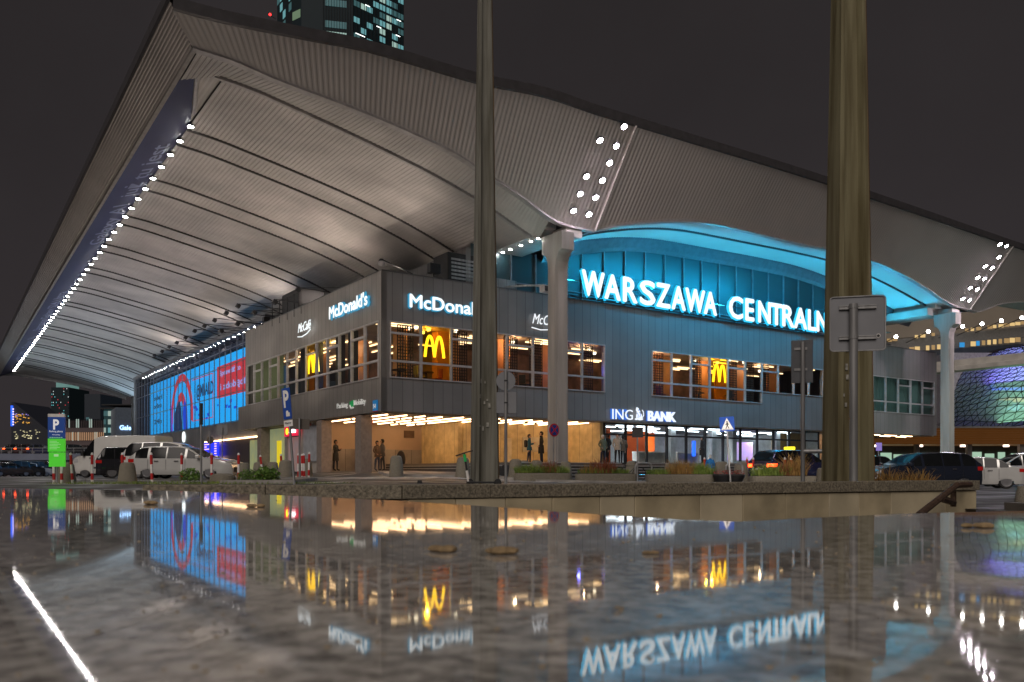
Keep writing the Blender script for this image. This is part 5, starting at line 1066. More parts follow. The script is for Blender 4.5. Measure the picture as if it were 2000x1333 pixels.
# large blank sign back, right
Y = 12.8; X = at(1667, Y); o = sign(1667, Y, R_(-14), 'big blank grey square sign back on a pale pole before the right pylon'); zc = hz(631, Y, X); pole(o, hz(594, Y, X), .062, 18)
b = MB(); w = .40; h_ = .42; rc = .05; P = []
for cx, cz, a0 in ((w-rc, h_-rc, 0), (-w+rc, h_-rc, 90), (-w+rc, -h_+rc, 180), (w-rc, -h_+rc, 270)):
    for k in range(6): a = R_(a0+k*18); P.append((.07+cx+rc*math.cos(a), zc+cz+rc*math.sin(a)))
b.prism(P, 'y', .085, .10); b.build('plate_back', m_signback, o, bevel=.004)
b = MB(); R0 = [(x, .075, z) for x, z in P]+[(P[0][0], .075, P[0][1])]; b.tube(R0, .012, 5); b.build('folded_edge', m_pole, o)
for dz in (.25, -.22): b = MB(); b.box(-.20, .34, .055, .085, zc+dz-.028, zc+dz+.028); b.box(-.20, .34, .045, .055, zc+dz+.016, zc+dz+.028); b.box(-.20, .34, .045, .055, zc+dz-.028, zc+dz-.016); b.lathe([(.068, zc+dz-.03), (.068, zc+dz+.03)], 0, 0, 16); b.build('clamp', m_pole, o)
disc(o, 'sticker', m_white, .032, zc-.20, .081, .004).location = (.37, 0, 0); disc(o, 'sticker_mark', m_dark, .022, zc-.20, .078, .003).location = (.37, 0, 0)
# second sign back
Y = 20; X = at(1568, Y); o = sign(1568, Y, R_(-22), 'dark narrow back of a sign turned away, left of the right pylon'); zc = hz(706, Y, X); pole(o, hz(668, Y, X), .05, 14); b = MB(); b.box(-.27, .23, .06, .075, zc-.52, zc+.52); b.build('plate_back', mat('sign_back_dark', (.10, .105, .115), .55), o, bevel=.01)
b = MB(); b.box(-.2, .1, .04, .06, zc+.28, zc+.34); b.box(-.2, .1, .04, .06, zc-.22, zc-.16); b.build('clamp', m_pole, o); b = MB(); b.tube([(0, 0, hz(882, Y, X)), (.75, .05, hz(882, Y, X))], .05, 8); b.build('crossbar', m_pole, o)
# tilted P sign
Y = 26; X = at(575, Y); o = sign(575, Y, R_(-28), 'tall blue P sign on a leaning pole with a white plate below', 0, R_(-6)); z = hz(788, Y, X); pole(o, z+.5, .04)
b = MB(); b.box(-.17, .17, -.06, -.045, z-.48, z+.5); b.build('plate', m_blue, o); text_obj('lettering', 'P', .55, .22, .004, m_white, o, (-.11, -.068, z-.12), .03)
b = MB(); b.box(-.05, .1, -.068, -.062, z-.40, z-.28); b.sphere((0, -.066, z-.26), .05, 8, 5, (1, .1, 1)); b.build('tow_symbol', m_white, o)
b = MB(); b.box(-.18, .18, -.058, -.045, z-.72, z-.52); b.build('white_plate', m_white, o); text_obj('lettering', 'Płatny', .09, .26, .003, m_dark, o, (-.13, -.064, z-.66))
o = sign(585, 29, R_(15), 'brown rectangular sign back on a thin pole right of the blue P sign'); z = hz(828, 29, at(585, 29)); pole(o, z+.2, .035); b = MB(); b.box(-.36, .34, .05, .065, z-.19, z+.17); b.build('plate_back', mat('sign_back_brown', (.10, .085, .07), .6), o)
# tall parking board
Y = 27.5; X = at(109, Y); o = sign(111, Y, R_(8), 'tall blue and green parking board with a big white P on the left'); z0, z1, z2, z3 = hz(912, Y, X), hz(884, Y, X), hz(857, Y, X), hz(815, Y, X); zt = hz(809, Y, X); o.name = 'parking_board'; pole(o, z0+.1, .035)
hw = .26; b = MB(); b.box(-hw, hw, -.05, .05, z2, z3); b.build('blue_panel', mat('board_navy', (.01, .05, .22), .4, em=(.01, .06, .3), es=.25), o); b = MB(); b.box(-hw, hw, -.05, .05, z3, zt); b.build('white_cap', m_white, o)
mg = mat('board_green', (.05, .40, .03), .4, em=(.08, .62, .03), es=.55); b = MB(); b.box(-hw, hw, -.05, .05, z1+.02, z2-.005); b.build('green_panel', mg, o); b = MB(); b.box(-hw+.03, hw, -.05, .05, z0, z1); b.build('green_panel', mg, o)
m_bw = mat('board_white', (.8, .8, .8), .5, em=(.9, .9, .9), es=.35); text_obj('lettering', 'P', .34, .18, .004, m_bw, o, (-.09, -.06, z3-.42), .03); text_obj('lettering', 'Parking płatny', .075, .42, .003, m_bw, o, (-.21, -.06, z2+.19)); text_obj('lettering', 'Paid parking', .04, .24, .003, m_bw, o, (-.12, -.06, z2+.10))
b = MB(); [b.box(-.2+k*.06, -.17+k*.06, -.06, -.052, z2+.02, z2+.045) for k in range(7)]; [b.box(-.2, .02+.03*(k*7 % 5), -.06, -.052, z2-.1-k*.05, z2-.085-k*.05) for k in range(6)]; b.box(-.07, .07, -.06, -.052, z1-.14, z1-.06); b.build('small_print', mat('board_pale', (.4, .7, .35), .5, em=(.4, .8, .35), es=.4), o)
# thin poles and sign backs on the left
o = sign(393, 27, 0, 'tall thin grey pole with a black top in front of the silver estate car'); o.name = 'thin_pole'; o['category'] = 'pole'; X = at(393, 27); pole(o, hz(790, 27, X), .035); b = MB(); b.cyl(0, 0, hz(830, 27, X), hz(788, 27, X), .055, n=12); b.build('dark_sleeve', m_dark, o)
o = sign(410, 40, 0, 'small round sign back on a thin pole behind the silver estate car'); z = hz(860, 40, at(410, 40)); pole(o, z+.45, .03); disc(o, 'round_back', mat('sign_back_brown', (.1, .085, .07), .6), .18, z, .05)
o = sign(434, 42, R_(10), 'square grey sign back on a thin pole right of the small round one'); z = hz(839, 42, at(434, 42)); pole(o, z+.1, .03); b = MB(); b.box(-.28, .25, .05, .065, z-.27, z+.25); b.build('plate_back', m_signback, o)
# pedestrian crossing sign
Y = 33; X = at(1424, Y); o = sign(1427, Y, R_(4), 'square blue pedestrian crossing sign with a white triangle over the bank windows', 0, R_(-4)); z = hz(829, Y, X); pole(o, z+.1, .04); b = MB(); b.box(-.30, .30, -.06, -.045, z-.28, z+.30); b.build('plate', m_blue, o)
b = MB(); b.prism([(-.25, z-.22), (.25, z-.22), (0, z+.25)], 'y', -.068, -.062); b.build('triangle', m_white, o)
b = MB(); b.sphere((0, -.07, z+.10), .028, 8, 6, (1, .2, 1)); b.tube([(0, -.072, z+.07), (.0, -.072, z-.05)], .028, 6); b.tube([(0, -.072, z-.04), (-.06, -.072, z-.18)], .016, 5); b.tube([(0, -.072, z-.04), (.07, -.072, z-.17)], .016, 5); b.tube([(0, -.072, z+.05), (-.07, -.072, z-.03)], .012, 5); b.tube([(0, -.072, z+.05), (.07, -.072, z-.02)], .012, 5); b.box(-.2, .2, -.071, -.069, z-.205, z-.19); b.build('walking_figure', m_dark, o)
o = sign(1245, 36, 0, 'dark square board on a pole before the bank door'); z = hz(845, 36, at(1245, 36)); pole(o, z+.1, .035); b = MB(); b.box(-.24, .24, -.06, -.03, z-.22, z+.22); b.build('plate_back', m_dark, o)
o = sign(1716, 52, 0, 'small violet board on a post seen under the right part of the block'); z = hz(873, 52, at(1716, 52)); pole(o, z+.1, .04); b = MB(); b.box(-.18, .18, -.06, -.03, z-.25, z+.25); b.build('plate', mat('violet_board', (.25, .2, .5), .4, em=(.3, .22, .7), es=.5), o)
# electric scooter by the left pylon
Y = 24.0; X = at(908, Y); o = empty('electric_scooter', (X, Y, g(X, Y)), R_(-20), 'green and white electric scooter leaning by the left pylon', 'scooter')
b = MB(); b.tube([(.12, 0, .12), (-.02, 0, .95)], .03, 8); b.build('stem', m_dark, o); b = MB(); b.tube([(.115, 0, .14), (.06, 0, .46)], .042, 8); b.build('lower_stem', m_white, o)
b = MB(); b.tube([(.02, 0, .72), (-.018, 0, .93)], .045, 8); b.build('green_sleeve', mat('scooter_green', (.02, .5, .12), .4), o)
b = MB(); b.tube([(-.24, -.12, .88), (-.02, 0, .97), (.2, .12, 1.04)], .02, 8); b.build('handlebar', m_dark, o); b = MB(); b.box(.10, .95, -.08, .08, .10, .15); b.build('deck', m_dark, o, bevel=.02)
for xx in (.16, 1.02): b = MB(); b.lathe([(.10, -.03), (.115, 0), (.10, .03)], 0, 0, 18); b.v = [(p[0]+xx, p[2], p[1]+.115) for p in b.v]; b.build('wheel', m_rubber, o)
# bicycle by the steps
def bike(px, Y, rz, label):
    X = at(px, Y); o = empty('bicycle', (X, Y, g(X, Y)), rz, label, 'bicycle'); 
    for xx in (-.52, .52):
        b = MB(); b.tube([(xx+.33*math.cos(a*PI/12), 0, .34+.33*math.sin(a*PI/12)) for a in range(25)], .018, 6); w = b.build('wheel', m_rubber, o); b = MB(); [b.tube([(xx, 0, .34), (xx+.32*math.cos(a*PI/5), 0, .34+.32*math.sin(a*PI/5))], .003, 3) for a in range(10)]; b.build('spokes', m_chrome, w)
    b = MB(); [b.tube(p, .018, 6) for p in ([(-.52, 0, .34), (-.1, 0, .30), (-.2, 0, .78), (-.52, 0, .34)], [(-.1, 0, .30), (.36, 0, .72), (-.19, 0, .72)], [(.52, 0, .34), (.34, 0, .90)])]; b.build('frame', m_dark, o)
    b = MB(); b.tube([(.30, -.25, .96), (.38, 0, .92), (.30, .25, .96)], .015, 6); b.build('handlebar', m_dark, o); b = MB(); b.sphere((-.22, 0, .84), .1, 8, 5, (1.3, .6, .35)); b.build('saddle', m_dark, o); return o
bike(1228, 37, R_(20), 'dark bicycle parked at the bank steps'); 
def rack(px, Y, label):
    X = at(px, Y); b = MB(); P = [(-.38, 0, 0), (-.38, 0, .65)]+[(-.38+.2-.2*math.cos(a*PI/8), 0, .65+.2*math.sin(a*PI/8)) for a in range(1, 5)]+[(.2+.18*math.sin(a*PI/8), 0, .67+.18*math.cos(a*PI/8)) for a in range(0, 5)]+[(.38, 0, 0)]; b.tube(P, .045, 8)
    tag(b.build('bike_rack', m_pole, None, loc=(X, Y, g(X, Y)), rot=(0, 0, .2), smooth=True), label, 'bike rack', 'hoop bike racks')
rack(1257, 36.5, 'metal hoop rack right of the parked bicycle'); rack(1434, 35, 'metal hoop rack behind the crossing sign')
o = empty('wheel_stand', (at(738, 49), 49, .46), 0, 'round dark trolley standing by the low arcade wall', 'trolley'); o.location.x = at(783, 49); b = MB(); b.lathe([(.5, -.1), (.55, 0), (.5, .1)], 0, 0, 20); b.v = [(p[0]*.5, p[2], p[1]+.65) for p in b.v]; b.build('drum', m_dark, o); b = MB(); b.tube([(.1, 0, 0), (.1, 0, 1.2)], .03, 6); b.box(-.3, .3, -.2, .2, 0, .1); b.build('frame', m_pole, o)

# ============================================================ PLANTING
def grass_mb(n, rx, ry, h0, h1, lean=.35, seed=1, w=.008):
    random.seed(seed); b = MB()
    for i in range(n):
        a = random.random()*2*PI; q = math.sqrt(random.random()); x, y = rx*q*math.cos(a), ry*q*math.sin(a); h = random.uniform(h0, h1)*(1-.4*q*q); dx, dy = random.gauss(0, lean)*h+.35*h*q*math.cos(a), random.gauss(0, lean)*h; ww = random.uniform(.6, 1.3)*w; c, s = math.cos(random.random()*PI), math.sin(random.random()*PI)
        P = [(0, 0, 0, 1), (dx*.25, dy*.25, h*.5, .85), (dx*.8, dy*.8, h*.88, .45), (dx*1.25, dy*1.25, h*(1-.15*abs(dx)/h), .05)]
        b.add([p for X_, Y_, Z_, k in P for p in ((x+X_-c*ww*k, y+Y_-s*ww*k, Z_), (x+X_+c*ww*k, y+Y_+s*ww*k, Z_))], [(0, 1, 3, 2), (2, 3, 5, 4), (4, 5, 7, 6)])
    return b
m_gr = mat('grass_green', (.08, .15, .02), .7, col2=(.24, .30, .05), vs=3); m_gd = mat('grass_dry', (.26, .12, .03), .8, col2=(.34, .22, .06), vs=4); m_gr2 = mat('grass_red', (.20, .04, .02), .8, col2=(.28, .10, .04), vs=4)
m_leaf = mat('leaf_green', (.06, .14, .02), .6, col2=(.15, .26, .04), vs=5)
def planter(px, Y, w, label, tufts, h=.42):
    X = at(px, Y); o = empty('planter', (X, Y, g(X, Y)-.05), R_(4), label, 'planter', 'long concrete planters before the steps'); n = 24
    b = MB(); b.prism([(w/2*math.copysign(abs(math.cos(a*2*PI/n))**.6, math.cos(a*2*PI/n)), .5*math.copysign(abs(math.sin(a*2*PI/n))**.6, math.sin(a*2*PI/n))) for a in range(n)], 'z', 0, h); b.build('tub', m_conc2, o, bevel=.02)
    b = MB(); b.prism([(w/2*.95*math.cos(a*2*PI/n), .46*math.sin(a*2*PI/n)) for a in range(n)], 'z', h, h+.02); b.build('soil', mat('soil', (.03, .02, .012), .9), o)
    for x, m, hh, rx, nn in tufts: q = grass_mb(nn, rx, .38, hh*.4, hh, .30, int(px+x*10), .010); q.v = [(a+x, c, d+h) for a, c, d in q.v]; q.build('grass', m, o, fixn=False)
planter(1060, 35.5, 2.5, 'concrete planter of green grass with a red tuft right of the left pylon', ((-.5, m_gr, .5, .7, 700), (.55, m_gr, .45, .6, 500), (.3, m_gr2, .75, .35, 160)))
planter(1183, 35, 2.6, 'concrete planter with tall reddish grass in front of the yellow wall', ((-.1, m_gr, .38, 1.1, 900), (-.1, m_gr2, .85, .5, 420), (-.7, m_gd, .6, .35, 120)))
planter(1328, 34.5, 2.9, 'long planter with mixed dry and green grass before the bank', ((-.9, m_gr, .35, .5, 420), (.9, m_gr, .6, .5, 520), (0, m_gd, .8, .6, 420)))
planter(1530, 33, 2.7, 'planter with bushy grass in front of the blue taxi', ((-.5, m_gr, .6, .8, 700), (.45, m_gd, 1.1, .5, 420), (.0, m_gr2, .8, .3, 140)))
planter(1760, 19, 1.5, 'planter with dry brown grass right of the right pylon', ((-.3, m_gd, .62, .35, 260), (.35, m_gd, .62, .3, 220), (.0, m_gr, .3, .6, 260)), .25)
def pot(px, Y, label): X = at(px, Y); o = empty('flower_pot', (X, Y, g(X, Y)), 0, label, 'flower pot', 'dark flower pots'); b = MB(); b.lathe([(.26, 0), (.42, .35), (.38, .40)], 0, 0, 20); b.build('tub', m_dark, o, smooth=True); leafy(o, .38, .25, .38, 120, mat('flower_red', (.25, .05, .04), .7), 5)
def leafy(par, r, h, z0, n, m, seed, name='foliage', sz=.035):
    random.seed(seed); b = MB()
    for i in range(n):
        a = random.random()*2*PI; q = math.sqrt(random.random())*r; c = Vector((q*math.cos(a), q*math.sin(a), z0+random.random()*h*(1-.5*(q/r)**2))); d = Vector((random.gauss(0, 1), random.gauss(0, 1), random.gauss(0, .6))).normalized(); e = d.cross(Vector((random.gauss(0, 1), random.gauss(0, 1), random.gauss(0, 1)))).normalized(); s = sz*random.uniform(.6, 1.5)
        b.add([c-d*s, c+e*s*.5, c+d*s, c-e*s*.5], [(0, 1, 2, 3)])
    return b.build(name, m, par, fixn=False)
pot(1412, 34, 'dark flower pot left of the crossing sign foot'); pot(1435, 34, 'dark flower pot right of the crossing sign foot')
def bush(px, Y, r, h, n, label, seed, m=m_leaf, sz=.045):
    X = at(px, Y); o = empty('small_bush', (X, Y, g(X, Y)+.1), 0, label, 'bush', 'small bushes on the kerb island'); leafy(o, r, h, .02, n, m, seed, 'foliage', sz); b = MB(); random.seed(seed); [b.tube([(0, 0, 0), (random.gauss(0, r*.4), random.gauss(0, r*.4), h*.8)], .008, 4) for k in range(7)]; b.build('stem', m_dark, o); return o
bush(372, 27.6, .38, .42, 500, 'bright green weed bush in front of the silver estate car', 31); bush(484, 28, .36, .38, 700, 'dense dark green bush left of the tilted P sign', 32, m_leaf, .03); bush(522, 28, .42, .48, 700, 'flowering bush with pink specks right of the dense dark one', 33, m_leaf, .05)
b = grass_mb(2600, 5.2, .5, .03, .14, .5, 77); o = b.build('weeds', m_gr, None, fixn=False, loc=(at(400, 27.2), 27.2, .02)); tag(o, 'short weeds and grass along the top edge of the low wall', 'weeds', kind='stuff')
# ============================================================ BACKGROUND
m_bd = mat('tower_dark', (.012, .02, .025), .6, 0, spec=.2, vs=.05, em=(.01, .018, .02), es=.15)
def facade_win(par, p0, p1, z0, z1, nx, nz, lit, mats, fx=.8, fz=.6, seed=1, d=.15, name='window', strips=None, one=None):
    # lit windows of a wall from p0 to p1 (local xy), each a part
    random.seed(seed); P0, P1 = Vector(p0), Vector(p1); D = (P1-P0)/nx; n_ = Vector((D.y, -D.x)).normalized()*d; cnt = 0
    acc = {}
    for i in range(nx):
        for j in range(nz):
            if random.random() < lit:
                a = P0+D*(i+(1-fx)/2)+n_; c = P0+D*(i+1-(1-fx)/2)+n_; dz = (z1-z0)/nz; za = z0+dz*(j+(1-fz)/2); zb = z0+dz*(j+1-(1-fz)/2); m = random.choice(mats); q = MB()
                q.add([(a.x, a.y, za), (c.x, c.y, za), (c.x, c.y, zb), (a.x, a.y, zb), (a.x-n_.x*.9, a.y-n_.y*.9, za), (c.x-n_.x*.9, c.y-n_.y*.9, za), (c.x-n_.x*.9, c.y-n_.y*.9, zb), (a.x-n_.x*.9, a.y-n_.y*.9, zb)], [(0, 1, 2, 3), (0, 1, 5, 4), (1, 2, 6, 5), (2, 3, 7, 6), (3, 0, 4, 7)])
                cnt += 1
                if cnt <= 90: q.build(name, m, par)
# skyscraper behind the roof
Y = 300; S1 = F/Y; o = empty('skyscraper', (at(650, Y), Y, 0), 0, 'dark glass skyscraper with lit teal windows rising behind the roof', 'skyscraper')
k = Y/F; pts = [((520-650)*k, 14), ((567-650)*k, 2), ((590-650)*k, -1), ((632-650)*k, 0), ((688-650)*k, 2), ((776-650)*k, 18), (10, 40), (-18, 40)]
H = EYE+(HOR+90)*k; b = MB(); b.prism(pts, 'z', 0, H); b.build('tower_body', m_bd, o)
t1 = glow('window_teal', (.16, .42, .45), .75); t2 = glow('window_pale', (.42, .62, .55), .75); t3 = glow('window_dim', (.06, .16, .17), .6); t4 = glow('window_green', (.20, .30, .18), .6)
zl = EYE+(HOR-120)*k
facade_win(o, pts[0], pts[1], zl, H, 5, 10, .45, [t1, t3], .8, .7, 3); facade_win(o, pts[1], pts[2], zl, H, 1, 8, .3, [t4, t3], .8, .6, 4)
facade_win(o, (-3.2, 0), (pts[4][0]-2, 1.7), zl, H, 1, 10, .85, [t2, t3, t1], .9, .62, 6); facade_win(o, pts[4], pts[5], zl, H, 8, 13, .50, [t1, t1, t2, t3], .85, .66, 9)
b = MB(); b.box(-10.4, -3.6, -.9, -.5, H-34, H-29.5); b.build('corner_room', mat('room_green', (.1, .14, .1), .5, em=(.22, .28, .20), es=.16), o)
b = MB(); b.tube([(-9.6, -1, H-33), (-8.6, -1, H-31), (-4.2, -1, H-32.8)], .13, 5); b.tube([(-8.2, -1, H-32.6), (-5.4, -1, H-33.4)], .13, 5); b.build('ceiling_light', glow('white_tube', (.95, 1, .95), 3.5), o)
random.seed(12); b = MB()
for q in range(16):
    t = random.random()*.86; j = random.randint(0, 11); x = pts[4][0]+(pts[5][0]-pts[4][0])*t; y = pts[4][1]+(pts[5][1]-pts[4][1])*t; z = zl+(H-zl)/13*(j+.8); dx = 1.4; dy = dx*(pts[5][1]-pts[4][1])/(pts[5][0]-pts[4][0]); b.tube([(x, y-.6, z), (x+dx, y+dy-.6, z)], .11, 4)
b.build('ceiling_light', MC['white_tube'], o)
b = MB(); n_ = 14
for i in range(n_+1): t = i/n_; b.tube([(pts[4][0]+(pts[5][0]-pts[4][0])*t, pts[4][1]+(pts[5][1]-pts[4][1])*t-.35, zl-10), (pts[4][0]+(pts[5][0]-pts[4][0])*t, pts[4][1]+(pts[5][1]-pts[4][1])*t-.35, H)], .10, 4)
for i in range(12): x = pts[3][0]+(pts[4][0]-pts[3][0])*i/11; b.tube([(x, -.6+i*.18, zl-10), (x, -.6+i*.18, H)], .08, 4)
b.build('mullions', m_dark, o)
rl = empty('warning_lamp', (at(518, Y), Y+6, EYE+(HOR-11)*k), 0, 'tiny red aircraft warning lamp left of the skyscraper top', 'lamp'); b = MB(); b.sphere((0, 0, 0), .45, 10, 6); b.build('lens', glow('red_lamp', (1, .02, .02), 6), rl); b = MB(); b.tube([(0, 0, -.3), (1.5, 2, -.5)], .1, 5); b.build('bracket', m_dark, rl)
# left background
def block(name, label, px0, px1, py, Y, m, depth=12, yaw=0, cat='building', base=0):
    X0 = at(px0, Y); X1 = at(px1, Y); z = EYE+(HOR-py)*Y/F; o = empty(name, (X0, Y, base), yaw, label, cat); b = MB(); w = X1-X0; b.box(0, w, 0, depth, -1, z); b.build('wall', m, o); return o, w, z
Y = 190; o, w, z = block('office_building', 'low brown office block with tall narrow lit windows behind the parking board', 126, 209, 822, Y, mat('brown_facade', (.075, .055, .055), .7, vs=.2, em=(.05, .035, .036), es=.25), 14, R_(-4))  # brown wall has a faint emission in place of street light
wl = glow('window_cool', (.55, .70, .62), .55); wd = mat('window_black', (.01, .012, .015), .1); wf = glow('fin_warm', (.9, .5, .28), .38)
random.seed(21); rows_ = 4
for j in range(rows_):
    for i in range(22):
        x = w*(i+.35)/22; z0 = z*(j+.12)/rows_+1; q = MB(); q.box(x, x+w/22*.5, -.12, -.02, z0, z0+z/rows_*.66); q.build('window', wl if random.random() < .24 else wd, o)
for j in (0, 2):
    for i in range(22): x = w*(i+.02)/22; z0 = z*(j+.14)/rows_+1; MB().box(x, x+w/22*.18, -.35, -.03, z0, z0+z/rows_*.62).build('lit_fin', wf, o)
o, w, z = block('glass_tower', 'distant dark tower sprinkled with tiny teal and red lights', 100, 135, 757, 420, m_bd, 20); cs = [glow('spark_teal', (.15, .7, .75), .9), glow('spark_red', (.9, .06, .08), .8), glow('spark_white', (.8, .9, .9), .9)]
facade_win(o, (0, 0), (w, 0), z*.35, z, 12, 20, .28, cs[:1]+cs[::2]+[cs[1], wd], .35, .3, 5); b = MB(); b.box(w*.15, w*.75, 2, 14, z, z+3); b.build('roof_box', glow('roof_glow', (.3, .6, .55), .35), o)
o, w, z = block('dark_tower', 'unlit dark block rising behind the end of the roof', 165, 196, 770, 360, mat('night_block', (.008, .011, .015), .6, em=(.012, .018, .026), es=.3), 20); b = MB(); b.box(w*.1, w*.3, -.1, 0, z*.5, z*.7); b.build('window', t3, o)  # night_block wall glows slightly by itself, light put into the material
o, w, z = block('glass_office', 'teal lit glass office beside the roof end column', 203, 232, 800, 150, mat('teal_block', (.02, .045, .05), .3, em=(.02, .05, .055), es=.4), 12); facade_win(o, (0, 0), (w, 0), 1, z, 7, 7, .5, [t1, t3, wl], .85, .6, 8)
b = MB(); b.box(-.6, w+4, -.8, 6, z, z+.25); b.box(-.2, w+3, -.5, 5, z+.7, z+.9); b.build('roof_terrace', m_dark, o)
# sloping dark building with a blue lit edge
Y = 260; k = Y/F; o = empty('slanted_building', (at(22, Y), Y, 0), 0, 'dark wedge shaped building with a blue vertical neon edge at the far left', 'building'); zt = EYE+(HOR-786)*k
b = MB(); b.prism([(0, 0), (72*k, 0), (72*k, (HOR-838)*k), (4*k, zt), (0, zt)], 'y', 0, 20); b.build('wall', mat('wedge_black', (.008, .009, .013), .5, em=(.012, .014, .022), es=.25), o)  # wall emission stands in for light falling on the wedge
b = MB(); b.box(.3*k, 4*k, -.4, -.1, (HOR-830)*k, (HOR-790)*k); b.build('blue_edge', glow('neon_blue', (.02, .12, 1), 1.5), o); b = MB(); [b.box(4.2*k, 5.8*k, -.5, -.2, (HOR-828+q*5)*k, (HOR-825.5+q*5)*k) for q in range(7)]; b.build('neon_letters', glow('neon_pale', (.6, .5, 1), 2.2), o)
random.seed(4); 
for nm, m, py0, py1, n_ in (('window', glow('amber', (1, .5, .08), .9), 808, 826, 26), ('window', glow('cream', (.9, .8, .45), .9), 838, 856, 30), ('window', glow('violet_dot', (.4, .3, .9), .9), 805, 812, 6)):
    for q in range(n_):
        py = random.uniform(py0, py1); px = random.uniform(6, 36 if py < 830 else 56); bb = MB(); bb.box(px*k, (px+random.uniform(.8, 2.6))*k, -.5, -.2, (HOR-py)*k, (HOR-py+random.uniform(.6, 1.8))*k); bb.build(nm, m, o)
# overpass with railing and cars
Y = 120; k = Y/F; o = empty('road_bridge', (at(-60, Y), Y, 0), R_(0), 'long low road bridge with a thin railing behind the distant cars', 'bridge'); w = 250*k
b = MB(); b.box(0, w, 0, 9, (HOR-899)*k+EYE, (HOR-886.5)*k+EYE); b.build('deck', mat('bridge_concrete', (.13, .14, .18), .7, vs=.4, em=(.05, .06, .10), es=.12), o)  # deck concrete carries a weak bluish glow instead of lamp light
b = MB(); b.box(0, w, .3, 8, (HOR-905)*k+EYE, (HOR-899.2)*k+EYE); b.build('girder', mat('bridge_girder', (.06, .08, .10), .6), o)
b = MB(); z0 = (HOR-886)*k+EYE; [b.box(q*1.5, q*1.5+.06, .1, .16, z0, z0+.75) for q in range(int(w/1.5))]; b.box(0, w, .09, .17, z0+.75, z0+.82); b.box(0, w, .1, .16, z0+.35, z0+.39); b.build('railing', m_pole, o)
b = MB(); [b.box(q*w/5+1, q*w/5+2, 3, 5, -1, (HOR-905)*k+EYE) for q in range(6)]; b.build('pier', m_conc, o)
for q, (px, c) in enumerate(((40, 'coal'), (62, 'maroon'), (86, 'navy'), (136, 'brown'), (152, 'graphite'))):
    car('wagon', ['black', 'dark red', 'navy', 'brown', 'graphite'][q]+' car driving over the bridge with lit red tail lights', px, Y+4, R_(25), 4.4, 1.8, {'coal': (.02, .02, .022), 'maroon': (.06, .02, .02), 'navy': (.03, .035, .08), 'brown': (.05, .035, .03), 'graphite': (.04, .04, .045)}[c], c, lit=True, detail=False, group='cars on the bridge', z=(HOR-887)*k+EYE)
# shop building beyond the hall
Y = 150; k = Y/F; o = empty('shop_building', (at(226, 141), 141, 0), R_(30), 'grey shop building with blue white neon letters beyond the blue screen', 'building'); w = 7.5; z = EYE+(HOR-796)*141/F
b = MB(); b.box(0, w, 0, 10, 0, z); b.build('wall', mat('shop_grey', (.16, .17, .19), .6, em=(.05, .055, .065), es=.5), o); text_obj('lettering', 'Galeria', .8, 2.8, .05, glow('shop_neon', (.35, .6, 1), 3), o, (.6, -.1, z*.66), .02); text_obj('lettering', 'Express', 1.1, 2.7, .05, glow('shop_neon', (.35, .6, 1), 3), o, (3.8, -.1, z*.66), .03)  # grey wall is made slightly emissive to look lit
b = MB(); [b.box(.4+q*.9, 1.0+q*.9, -.1, -.02, .5, z*.5) for q in range(7)]; b.build('shop_window', mat('shop_glow', (.02, .02, .03), .2, col2=(.2, .2, .2), vs=2, em=(.3, .33, .36), es=.25), o)
b = MB(); b.box(-.3, w+.3, -1.0, 0, z*.54, z*.58); b.build('canopy', m_frame, o)
# ---- right background : glazed dome, office arc, wooden canopy
Y = 125; k = Y/F; cx = at(1985, Y); o = empty('glass_dome', (cx, Y, 0), 0, 'wavy violet glass dome with a dark triangular steel net on the right', 'dome')
RX, RY_, Z0, HZ = 158*k, 34, EYE+(HOR-842)*k, (842-688)*k
random.seed(14); nu, nv = 60, 22; G = []
for j in range(nv+1):
    row = []
    for i in range(nu+1):
        a = PI*i/nu+PI; e = j/nv; sc = math.cos(e*PI/2)**.62; row.append((RX*sc*math.cos(a), RY_*sc*math.sin(a)+.6*math.sin(i*.8+j), Z0+HZ*math.sin(e*PI/2)**1.0+.35*math.sin(i*.55)*math.cos(j*.6)))
    G.append(row)
b = MB(); b.sheet(G)
mdm = bpy.data.materials.new('dome_glass'); mdm.use_nodes = True; n = mdm.node_tree; n.nodes.clear(); ou = n.nodes.new('ShaderNodeOutputMaterial'); tl = n.nodes.new('ShaderNodeBsdfTranslucent'); tl.inputs[0].default_value = (.42, .38, .46, 1); tr = n.nodes.new('ShaderNodeBsdfTransparent'); tr.inputs[0].default_value = (.75, .75, .8, 1); gs = n.nodes.new('ShaderNodeBsdfGlossy'); gs.inputs['Roughness'].default_value = .15
m1 = n.nodes.new('ShaderNodeMixShader'); m2 = n.nodes.new('ShaderNodeMixShader'); m1.inputs[0].default_value = .22; m2.inputs[0].default_value = .12; n.links.new(tl.outputs[0], m1.inputs[1]); n.links.new(tr.outputs[0], m1.inputs[2]); n.links.new(m1.outputs[0], m2.inputs[1]); n.links.new(gs.outputs[0], m2.inputs[2]); n.links.new(m2.outputs[0], ou.inputs[0])
b.build('glass_shell', mdm, o, smooth=True, fixn=False)
b = MB()
for j in range(nv): 
    for i in range(nu):
        p, q, r, s = [Vector(x) for x in (G[j][i], G[j][i+1], G[j+1][i+1], G[j+1][i])]
        for a, c in ((p, q), (p, s), (p, r)):
            if (a-c).length > .15: b.tube([a, c], .055, 4)
b.build('steel_net', mat('net_steel', (.02, .018, .025), .5, .3), o)
zb = Z0+HZ*.42
b = MB(); b.box(-RX*.85, RX*.85, -RY_*.35, -RY_*.34, zb, zb+.35); b.build('blue_strip', glow('dome_blue', (.03, .06, 1), 4), o)
